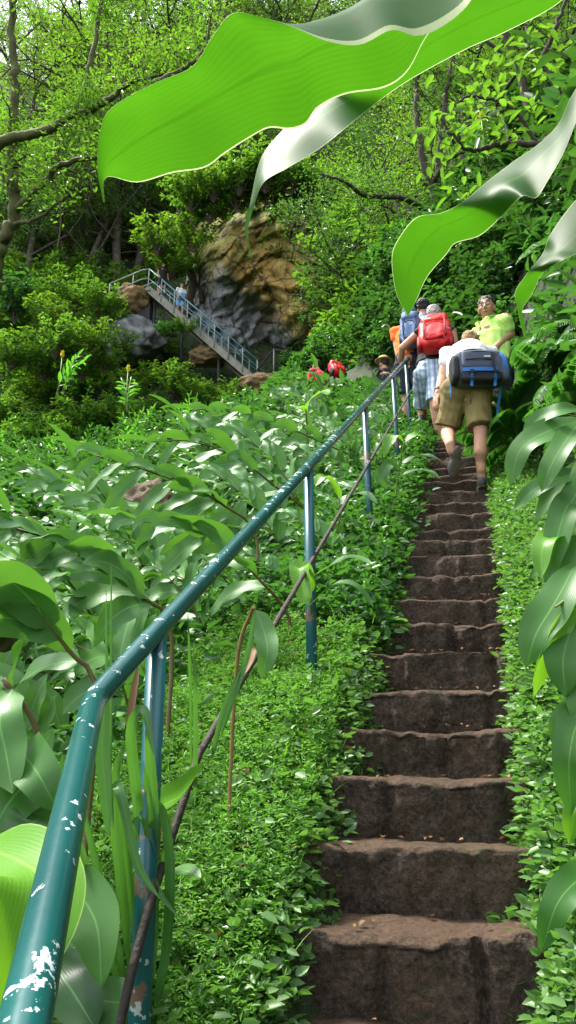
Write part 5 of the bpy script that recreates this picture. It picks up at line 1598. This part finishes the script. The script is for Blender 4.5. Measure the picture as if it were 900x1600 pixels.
dE, dM, dK, dF = dep((.90, 1.02), n1), dep((.875, .97), n1), dep((.85, .90), n1), dep((.845, .80), n1)
rails1 = [[(*S1[i][j], (dE, dM, dK, dF)[j][i]) for i in range(n1)] for j in range(4)]
S2 = [((394, 404), (393, 403), (392, 402)), ((387, 365), (384, 362), (382, 358)), ((398, 318), (395, 317), (391, 317)), ((413, 284), (407, 275), (402, 264)), ((450, 262), (432, 248), (416, 233)), ((500, 232), (470, 205), (452, 192)),
      ((545, 196), (520, 170), (492, 150)), ((600, 152), (575, 140), (555, 120)), ((650, 119), (630, 95), (620, 60)), ((730, 76), (705, 50), (690, 10)), ((790, 50), (765, 20), (750, -10)), ((875, 3), (850, -15), (840, -50)), ((900, -45), (890, -55), (880, -70))]
n2 = len(S2)
fl2 = np.interp(np.arange(n2), [0, 2, 3, 6, 7, 12], [-.0, -.004, -.03, -.05, .03, .06])
rails2 = [[(*S2[i][j], 1.14 - .004 * i + (fl2[i], fl2[i] * .2, -fl2[i])[j]) for i in range(n2)] for j in range(3)]
S3 = [((638, 494), (637, 493), (636, 492)), ((652, 466), (636, 462), (619, 458)), ((668, 432), (640, 422), (612, 404)), ((697, 398), (662, 380), (622, 374)), ((712, 380), (688, 355), (650, 340)), ((750, 368), (715, 342), (688, 333)),
      ((784, 338), (757, 320), (722, 316)), ((815, 307), (785, 288), (762, 283)), ((838, 309), (818, 270), (800, 254)), ((856, 282), (846, 240), (840, 226)), ((880, 240), (876, 212), (872, 194)), ((904, 182), (902, 165), (893, 150)), ((930, 128), (928, 115), (925, 100))]
n3 = len(S3)
fl3 = np.interp(np.arange(n3), [0, 1, 5, 6, 7, 10, 12], [0, .02, .03, 0, -.06, -.05, 0])
rails3 = [[(*S3[i][j], 1.16 - .006 * i + (fl3[i], fl3[i] * .2, -fl3[i])[j]) for i in range(n3)] for j in range(3)]
S4 = [((823, 528), (821, 527), (819, 526)), ((819, 500), (816, 500), (812, 500)), ((817, 482), (813, 480), (808, 476)), ((832, 458), (818, 458), (805, 456)), ((848, 427), (836, 428), (823, 428)), ((880, 406), (862, 402), (848, 396)), ((906, 394), (880, 388), (858, 370)), ((935, 378), (908, 360), (885, 330)), ((955, 350), (935, 330), (912, 305)), ((965, 320), (960, 318), (950, 312))]
n4 = len(S4)
fl4 = np.interp(np.arange(n4), [0, 3, 4, 5, 9], [0, .015, .01, -.04, -.03])
rails4 = [[(*S4[i][j], 1.22 - .005 * i + (fl4[i], fl4[i] * .2, -fl4[i])[j]) for i in range(n4)] for j in range(3)]
hb = at(1010, 1250, 1.15); hb[2] = gz(hb[0], hb[1])
hp = empty('overhanging_ginger', hb, 'ginger plant with huge bright translucent leaves hanging in over the top right', 'ginger plant')
o = np.array(hp.location)
stp = spline(np.array([hb, at(1005, 900, 1.15), at(985, 600, 1.16), at(966, 320, 1.18), at(932, 100, 1.10), at(892, -55, 1.0), at(740, -72, .86)]), 50)
mb = MB(); tube(mb, stp - o, np.linspace(.011, .005, 50), 10); mb.build('stem', MT['stem'], hp)
for i, rl in enumerate((rails1, rails2, rails3, rails4)):
    mb = MB(); px_loft(mb, rl, 90, .5 + .1 * i)
    for V in mb.v: V -= o
    mb.build('leaf', MT['hero'], hp)


# ------------------------------------------------------------------ single plants in front
def leafy(name, label, cat, base, stems, leaves, leafmat, stemmat, group=None):
    """stems: (points, r0, r1); leaves: (points, half width, normal, fold, wave[, material])."""
    o = np.asarray(base, float)
    r = empty(name, o, label, cat, group)
    for pts, ra, rb in stems:
        P = spline(np.array(pts) - o, 6 * len(pts)); mb = MB(); tube(mb, P, np.linspace(ra, rb, len(P)), 8); mb.build('stem', MT[stemmat], r)
    for lf in leaves:
        pts, w, nr, fo_, wv = lf[:5]
        k = np.linspace(0, 1, 9); prof = k ** .5 * (1 - k) ** .65; prof = prof / prof.max()
        mb = MB(); ribbon(mb, np.array(pts) - o, w * prof + .0006, nr, fo_, wv, 30, rng.uniform(), 4.0)
        mb.build('leaf', MT[lf[5] if len(lf) > 5 else leafmat], r)
    return r


CAMN = -FW * .8 + UP * .6
# big leaves low at the left edge
base = at(-60, 1700, 1.15); base[2] = gz(base[0], base[1])
leafy('ginger_plant', 'ginger plant with large bright leaves beside the handrail at the bottom left', 'ginger plant', base, [([base, at(-50, 1500, 1.2), at(-30, 1350, 1.3), at(-40, 1200, 1.45)], .011, .005)], [
    (pp((-40, 1320, 1.25), (30, 1345, 1.15), (62, 1380, 1.08), (40, 1480, 1.02), (5, 1600, 1.0)), .062, unit(CAMN + RT * .5), .15, .10),
    (pp((-50, 1340, 1.25), (-10, 1400, 1.15), (8, 1500, 1.1), (-5, 1600, 1.05)), .05, CAMN, .2, .1)], 'young', 'stem')
base = at(60, 1640, 1.75); base[2] = gz(base[0], base[1])
leafy('ginger_plant', 'ginger plant with broad mid green leaves behind the low end of the handrail', 'ginger plant', base, [([base, at(80, 1500, 1.75), at(95, 1380, 1.72), at(60, 1150, 1.8), at(5, 1060, 1.8)], .012, .006)], [
    (pp((95, 1390, 1.72), (125, 1400, 1.62), (152, 1450, 1.55), (158, 1545, 1.5)), .058, unit(CAMN - RT * .3), .15, .12),
    (pp((70, 1200, 1.8), (40, 1225, 1.7), (10, 1260, 1.65), (-30, 1330, 1.6)), .06, unit(CAMN + RT * .2), .15, .1),
    (pp((60, 1160, 1.8), (30, 1165, 1.72), (60, 1210, 1.62), (92, 1270, 1.6)), .05, CAMN, .15, .1),
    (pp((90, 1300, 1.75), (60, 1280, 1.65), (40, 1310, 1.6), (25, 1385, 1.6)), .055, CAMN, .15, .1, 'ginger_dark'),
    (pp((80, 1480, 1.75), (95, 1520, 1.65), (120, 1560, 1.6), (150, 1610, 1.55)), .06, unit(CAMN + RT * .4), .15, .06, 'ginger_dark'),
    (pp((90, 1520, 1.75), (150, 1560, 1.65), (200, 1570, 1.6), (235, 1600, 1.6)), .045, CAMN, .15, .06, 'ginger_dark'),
    (pp((20, 1075, 1.8), (0, 1120, 1.7), (10, 1180, 1.65), (20, 1240, 1.6)), .05, CAMN, .15, .1)], 'ginger_near', 'stem')


def arch_stem(label, pts, n, LL, LW, seed, side=None, mat='ginger', rad=.009, **kw):
    P = np.array(pp(*pts)); base = P[0].copy(); base[2] = min(base[2] - .05, gz(base[0], base[1]))
    rg_ = np.random.default_rng(seed)
    r = empty('ginger_plant', base, label, 'ginger plant')
    st, fo = ginger_on(np.vstack([[base], P]), n, LL, LW, rg_, t0=.34, side=side, rad=rad, o=base, ns=14, nrm=unit(-FW * .75 + UP * .65), droop=(.9, 1.7), **kw)
    st.build('stem', MT['stem'], r); fo.build('foliage', MT[mat], r)
    return r


SD = unit(-RT * .2 + UP * .75 - FW * .55)
arch_stem('arching ginger stem with leaf tips against the dark gully left of the handrail', [(400, 835, 4.3), (350, 790, 4.2), (300, 762, 4.1), (215, 730, 4.0), (150, 712, 3.9)], 13, .36, .046, 5, SD, spread=.9)
arch_stem('thick brown ginger stem with broad leaves arching up to the left edge of the view', [(268, 985, 2.9), (225, 935, 2.85), (185, 900, 2.8), (115, 855, 2.7), (25, 826, 2.6)], 13, .33, .055, 6, SD, spread=.9)
arch_stem('ginger stem with long pale leaves drooping beside the handrail bend', [(150, 1090, 2.3), (110, 1020, 2.3), (60, 960, 2.25), (0, 930, 2.2), (-60, 915, 2.1)], 11, .34, .058, 7, SD, spread=.9)
arch_stem('slanting ginger stem whose pale leaves hang in front of the far slope beside the rail', [(560, 720, 7.2), (500, 690, 7.0), (430, 660, 6.8), (360, 640, 6.6), (300, 640, 6.5)], 13, .36, .050, 8, SD, spread=.9)
arch_stem('ginger stem rising behind the middle of the handrail with dense pale leaves', [(480, 800, 5.6), (430, 760, 5.5), (370, 715, 5.4), (300, 690, 5.3), (235, 690, 5.2)], 13, .36, .052, 9, SD, spread=.9)
arch_stem('ginger stem with glossy leaves behind the tall second rail post', [(450, 960, 3.7), (400, 900, 3.6), (350, 850, 3.6), (280, 820, 3.5), (215, 815, 3.4)], 12, .33, .052, 10, SD, spread=.9)

# right side: drooping big leaves hanging into view beside the steps
base = at(960, 1150, 2.7); base[2] = gz(base[0], base[1])
CR = unit(CAMN - RT * .5)
leafy('ginger_plant', 'ginger plant with large drooping leaves hanging over the right edge of the steps', 'ginger plant', base, [([base, at(945, 900, 2.7), at(915, 650, 2.75), at(905, 560, 2.8)], .012, .006), ([at(945, 900, 2.7), at(900, 905, 2.6), at(870, 925, 2.5)], .006, .004)], [
    (pp((918, 655, 2.75), (870, 668, 2.7), (815, 700, 2.7), (797, 760, 2.7)), .05, CR, .15, .12), (pp((915, 650, 2.75), (890, 680, 2.65), (862, 725, 2.6), (846, 770, 2.6)), .042, CR, .15, .12),
    (pp((930, 760, 2.7), (890, 785, 2.6), (868, 850, 2.55), (852, 912, 2.55)), .048, CR, .2, .12), (pp((935, 835, 2.7), (880, 835, 2.6), (850, 850, 2.55), (845, 905, 2.5)), .042, unit(CR + UP), .3, .1, 'young'),
    (pp((920, 700, 2.75), (905, 760, 2.6), (885, 800, 2.6), (868, 845, 2.6)), .045, CR, .15, .1),
    (pp((925, 740, 2.7), (880, 745, 2.65), (835, 765, 2.65), (800, 800, 2.7)), .035, CR, .2, .1),
    (pp((915, 640, 2.75), (880, 640, 2.7), (840, 655, 2.75), (815, 690, 2.75)), .032, CR, .2, .15), (pp((940, 800, 2.7), (905, 820, 2.6), (885, 870, 2.55), (880, 930, 2.55)), .040, CR, .2, .12),
    (pp((930, 720, 2.75), (900, 735, 2.7), (862, 770, 2.7), (835, 820, 2.7)), .034, CR, .2, .12), (pp((935, 860, 2.7), (905, 880, 2.65), (860, 880, 2.6), (825, 905, 2.6)), .030, CR, .25, .12),
    (pp((945, 900, 2.7), (915, 930, 2.6), (900, 980, 2.55), (905, 1040, 2.5)), .036, CR, .2, .12)], 'ginger_near', 'stem')
base = at(985, 1350, 2.1); base[2] = gz(base[0], base[1])
leafy('ginger_plant', 'ginger plant with long bright leaves at the lower right edge', 'ginger plant', base, [([base, at(960, 1150, 2.05), at(935, 960, 2.05), at(915, 880, 2.1)], .011, .006), ([at(935, 960, 2.05), at(895, 935, 2.0), at(868, 948, 1.95)], .005, .003)], [
    (pp((900, 880, 2.05), (868, 940, 1.98), (838, 990, 1.95), (822, 1042, 1.95)), .050, CR, .15, .1), (pp((925, 930, 2.05), (895, 980, 1.95), (880, 1030, 1.92), (884, 1090, 1.9)), .050, CR, .15, .12),
    (pp((930, 950, 2.05), (885, 975, 1.95), (850, 1030, 1.95), (833, 1092, 1.95)), .030, unit(CR + RT), .3, .1, 'young'), (pp((945, 1060, 2.05), (910, 1110, 1.9), (890, 1180, 1.85), (892, 1275, 1.85)), .045, CR, .2, .1),
    (pp((960, 1330, 2.05), (915, 1365, 1.9), (872, 1410, 1.85), (845, 1490, 1.85)), .042, CR, .15, .1),
    (pp((950, 1080, 2.05), (915, 1090, 1.95), (880, 1120, 1.9), (862, 1165, 1.9)), .028, CR, .25, .12), (pp((955, 1200, 2.05), (925, 1220, 1.95), (900, 1260, 1.9), (890, 1320, 1.9)), .032, CR, .25, .12, 'young'),
    (pp((945, 1000, 2.05), (915, 1030, 1.95), (905, 1090, 1.9), (912, 1150, 1.88)), .034, CR, .2, .12)], 'ginger_near', 'stem_g')

# sprouts on the left bank
base = ray_ground(489, 1062)
d0 = proj(base)[2]
leafy('ginger_sprout', 'young ginger sprout with a bright half rolled leaf in front of the second rail post', 'sprout', base, [([base, at(487, 980, d0 - .03), at(484, 915, d0 - .05)], .0055, .004)], [
    (pp((484, 930, d0 - .05), (478, 905, d0 - .08), (468, 888, d0 - .12), (476, 930, d0 - .2), (482, 945, d0 - .22)), .040, unit(CAMN - RT * .2), .5, .05, 'young'),
    (pp((484, 905, d0 - .05), (515, 885, d0 - .1), (550, 870, d0 - .14), (582, 882, d0 - .2)), .036, unit(UP + CAMN * .3), .15, .08),
    (pp((485, 945, d0 - .05), (520, 915, d0 - .1), (556, 915, d0 - .12), (583, 948, d0 - .16)), .032, unit(UP + CAMN * .2), .15, .08)], 'blade', 'stem')
base = ray_ground(532, 880); d0 = proj(base)[2]
leafy('ginger_sprout', 'thin ginger sprout with one upright yellow green leaf beside the rail', 'sprout', base, [([base, at(531, 830, d0), at(530, 775, d0)], .006, .004)], [
    (pp((530, 780, d0), (520, 758, d0 - .05), (505, 745, d0 - .1), (492, 760, d0 - .15)), .05, UP + CAMN * .4, .3, .05, 'young'), (pp((531, 790, d0), (545, 775, d0), (570, 772, d0 - .1), (590, 788, d0 - .2)), .04, UP + CAMN * .4, .2, .06)], 'blade', 'stem_g')
base = ray_ground(470, 720, 4); base = at(482, 760, 7.5); base[2] = gz(base[0], base[1])
leafy('ginger_sprout', 'tall sprout with a yellow green tip standing above the leaves behind the handrail', 'sprout', base, [([base, at(483, 730, 7.4), at(478, 640, 7.3)], .012, .007)], [
    (pp((478, 645, 7.3), (485, 625, 7.25), (505, 612, 7.2), (512, 618, 7.1)), .06, UP + CAMN * .5, .2, .1, 'young'), (pp((478, 645, 7.3), (468, 635, 7.2), (462, 640, 7.1)), .04, UP + CAMN * .5, .2, .1, 'young')], 'young', 'stem')
base = ray_ground(615, 820); d0 = proj(base)[2]
leafy('ginger_sprout', 'leafy young ginger growing between the rail posts and the steps', 'sprout', base, [([base, at(622, 740, d0 - .05), at(632, 690, d0 - .1)], .007, .004)], [
    (pp((632, 692, d0 - .1), (615, 680, d0 - .15), (606, 695, d0 - .2), (600, 715, d0 - .2)), .045, UP + CAMN * .5, .2, .1, 'young'), (pp((632, 692, d0 - .1), (650, 680, d0 - .1), (668, 690, d0 - .1)), .045, UP + CAMN * .5, .2, .1, 'young'),
    (pp((626, 730, d0 - .1), (645, 715, d0 - .1), (668, 712, d0 - .15), (690, 720, d0 - .2)), .045, UP + CAMN * .3, .15, .1), (pp((624, 745, d0 - .1), (650, 735, d0 - .1), (672, 738, d0 - .15), (690, 750, d0 - .2)), .04, UP + CAMN * .3, .15, .1),
    (pp((625, 730, d0 - .1), (608, 725, d0 - .15), (598, 745, d0 - .2), (605, 765, d0 - .2)), .04, CAMN, .2, .1)], 'blade', 'stem_g')
base = at(238, 1500, 1.95); base[2] = gz(base[0], base[1])
leafy('ginger_sprout', 'ginger sprout with a bright yellow green unfurling leaf in front of the leaning bar', 'sprout', base, [([base, at(240, 1420, 1.9), at(246, 1330, 1.85), at(248, 1270, 1.82)], .008, .006)], [
    (pp((247, 1290, 1.82), (252, 1262, 1.78), (285, 1240, 1.74), (320, 1192, 1.70)), .036, unit(CAMN * .7 + UP * .4 - RT * .3), .5, .05, 'young'),
    (pp((246, 1385, 1.85), (270, 1362, 1.8), (295, 1362, 1.75), (314, 1372, 1.72)), .022, UP + CAMN * .4, .2, .05)], 'blade', 'cane')
base = at(225, 1600, 1.8); base[2] = gz(base[0], base[1])
BL = [[(212, 1640, 1.75), (222, 1480, 1.7), (238, 1300, 1.68), (235, 1190, 1.65), (228, 1130, 1.6)], [(232, 1640, 1.7), (262, 1480, 1.68), (268, 1350, 1.65), (258, 1270, 1.62), (248, 1250, 1.6)], [(200, 1600, 1.75), (190, 1500, 1.72), (165, 1400, 1.7), (140, 1300, 1.68), (134, 1275, 1.68)],
      [(205, 1600, 1.8), (215, 1450, 1.75), (250, 1350, 1.7), (272, 1310, 1.7)], [(210, 1580, 1.75), (180, 1300, 1.7), (185, 1230, 1.65), (215, 1350, 1.6), (250, 1405, 1.58)], [(168, 1290, 1.66), (168, 1100, 1.64), (166, 920, 1.62)], [(304, 1260, 1.9), (305, 1130, 1.88), (303, 1005, 1.86)],
      [(166, 1080, 1.62), (160, 1160, 1.6), (164, 1230, 1.58), (170, 1310, 1.56)], [(215, 1560, 1.75), (218, 1300, 1.7), (205, 1150, 1.66), (225, 1110, 1.62), (240, 1180, 1.58)], [(345, 1150, 2.0), (365, 1090, 2.0), (388, 1020, 2.0), (398, 960, 2.0)], [(330, 1190, 2.0), (350, 1110, 2.0), (378, 1040, 2.0)]]
BW = [.0125, .0135, .010, .011, .010, .004, .006, .014, .011, .008, .007]
for b_, w_ in list(zip(BL[:9], BW[:9])):      # more blades of the same tuft, each a little elsewhere
    jx, jy, jd = rng.uniform(-42, 34), rng.uniform(-60, 90), rng.uniform(-.04, .12)
    BL.append([(x_ + jx * (.5 + .5 * i_ / len(b_)), y_ + jy, d_ + jd) for i_, (x_, y_, d_) in enumerate(b_)]); BW.append(w_ * rng.uniform(.55, .95))
leafy('tall_grass', 'tuft of tall arching grass blades in front of the first rail post', 'grass', base, [], [(pp(*b), w, unit(CAMN + RT * rng.uniform(-.6, .6)), .4, .02) for b, w in zip(BL, BW)], 'blade', 'stem_g')
base = at(358, 1180, 2.4); base[2] = gz(base[0], base[1])
leafy('broken_cane', 'broken tan cane with a hanging dry leaf beside the leaning bar', 'cane', base, [([base, at(370, 1040, 2.35), at(392, 958, 2.3), at(398, 950, 2.28)], .006, .005)], [
    (pp((398, 952, 2.28), (412, 985, 2.25), (418, 1020, 2.2), (408, 1060, 2.2)), .032, CAMN, .3, .1, 'ginger'), (pp((396, 1010, 2.3), (390, 1030, 2.25), (380, 1055, 2.2)), .012, CAMN, .3, .1, 'dry'), (pp((216, 1040, 1.9), (205, 1110, 1.85), (200, 1170, 1.82)), .008, CAMN, .4, .1, 'dry')], 'ginger', 'cane')
# ferns on the bank
for px, py, s, lab in [(405, 1480, 1.0, 'small bright fern low on the weedy left bank'), (605, 1000, 1.1, 'small bright fern beside the left edge of the steps')]:
    p = ray_ground(px, py)
    put('small_fern', p + VZ * .05, (('stalk', FB[0]), ('frond', FB[1])), lab, 'fern', None, 3.4, s)
# dry leaves lying on the bank and the steps
for px, py, w, a, lab in [(335, 1455, .022, .4, 'curled brown leaf lying on the bank left of the small fern'), (380, 1385, .024, 2.2, 'brown leaf lying highest on the left bank'), (290, 1500, .026, 1.2, 'large dull brown leaf lying at the foot of the grass tuft'), (430, 1520, .014, .8, 'small brown leaf lying below the small fern')]:
    p = ray_ground(px, py) + VZ * .10
    o = empty('fallen_leaf', p, lab, 'leaf')
    mb = MB(); leaf(mb, np.zeros(3), [cos(a), sin(a), .25], [0, .2, 1], w * 3, w, .9, .4, .1, 8, .5); mb.build('blade', MT['dry'], o)
# flowering ginger
for px, py, d, lab in [(752, 185, 9.5, 'ginger with a yellow flower spike high on the right bank'), (620, 372, 20, 'ginger with a yellow flower spike right of the cliff'), (200, 580, 24, 'ginger with a yellow flower spike left of the metal stairs'), (97, 558, 26, 'ginger with a pale yellow flower spike at far left'), (485, 530, 27, 'ginger with a yellow flower spike near the path railing')]:
    p = at(px, py, d); k = d / 18.0 if d > 15 else .62
    h = 1.22 * .8 * k
    b = p - VZ * h
    g = put('flowering_ginger', b, (('stem', GF[0][0]), ('foliage', GF[0][1])), lab, 'ginger plant', None, rg.uniform(0, 6), .8 * k)
    mb = MB(); tube(mb, [(0, 0, 0), (0, 0, h / (.8 * k))], .012, 6); mb.build('flower_stalk', MT['stem_g'], g)
    mb = spike((0, 0, h / (.8 * k)), h=.20); mb.build('flower_spike', MT['flower'], g)
# ------------------------------------------------------------------ light
world = bpy.data.worlds.new('World'); scene.world = world; world.use_nodes = True
wn = world.node_tree; wn.nodes.clear()
sky = wn.nodes.new('ShaderNodeTexSky'); sky.sky_type = 'NISHITA'; sky.sun_disc = False
SUN_EL, SUN_AZ = radians(64), radians(-85)      # azimuth measured from +Y towards +X
sky.sun_elevation = SUN_EL; sky.sun_rotation = SUN_AZ
sky.air_density = 1.0; sky.dust_density = 1.5; sky.ozone_density = 1.0
bg = wn.nodes.new('ShaderNodeBackground'); bg.inputs[1].default_value = .10
wo = wn.nodes.new('ShaderNodeOutputWorld')
# thin bright cloud over the whole sky: the blue is washed towards white
hs = wn.nodes.new('ShaderNodeHueSaturation'); hs.inputs['Saturation'].default_value = .28
wn.links.new(sky.outputs[0], hs.inputs['Color']); wn.links.new(hs.outputs[0], bg.inputs[0]); wn.links.new(bg.outputs[0], wo.inputs[0])
sl_ = bpy.data.lights.new('sun', 'SUN'); sl_.energy = 1.5; sl_.angle = radians(10); sl_.color = (1, .95, .86)
so = bpy.data.objects.new('sun', sl_); COL.objects.link(so)
sv = Vector((sin(SUN_AZ) * cos(SUN_EL), cos(SUN_AZ) * cos(SUN_EL), sin(SUN_EL)))
so.rotation_euler = sv.to_track_quat('Z', 'Y').to_euler(); so.location = sv * 50
vs = scene.view_settings
vs.view_transform = 'Standard'; vs.look = 'None'; vs.gamma = 1; vs.use_curve_mapping = False; vs.exposure = EXPOSURE
scene.cycles.max_bounces = 8; scene.cycles.diffuse_bounces = 4; scene.cycles.glossy_bounces = 2; scene.cycles.transmission_bounces = 5
scene.cycles.use_denoising = True
scene.cycles.caustics_reflective = False; scene.cycles.caustics_refractive = False
scene.cycles.sample_clamp_indirect = 6
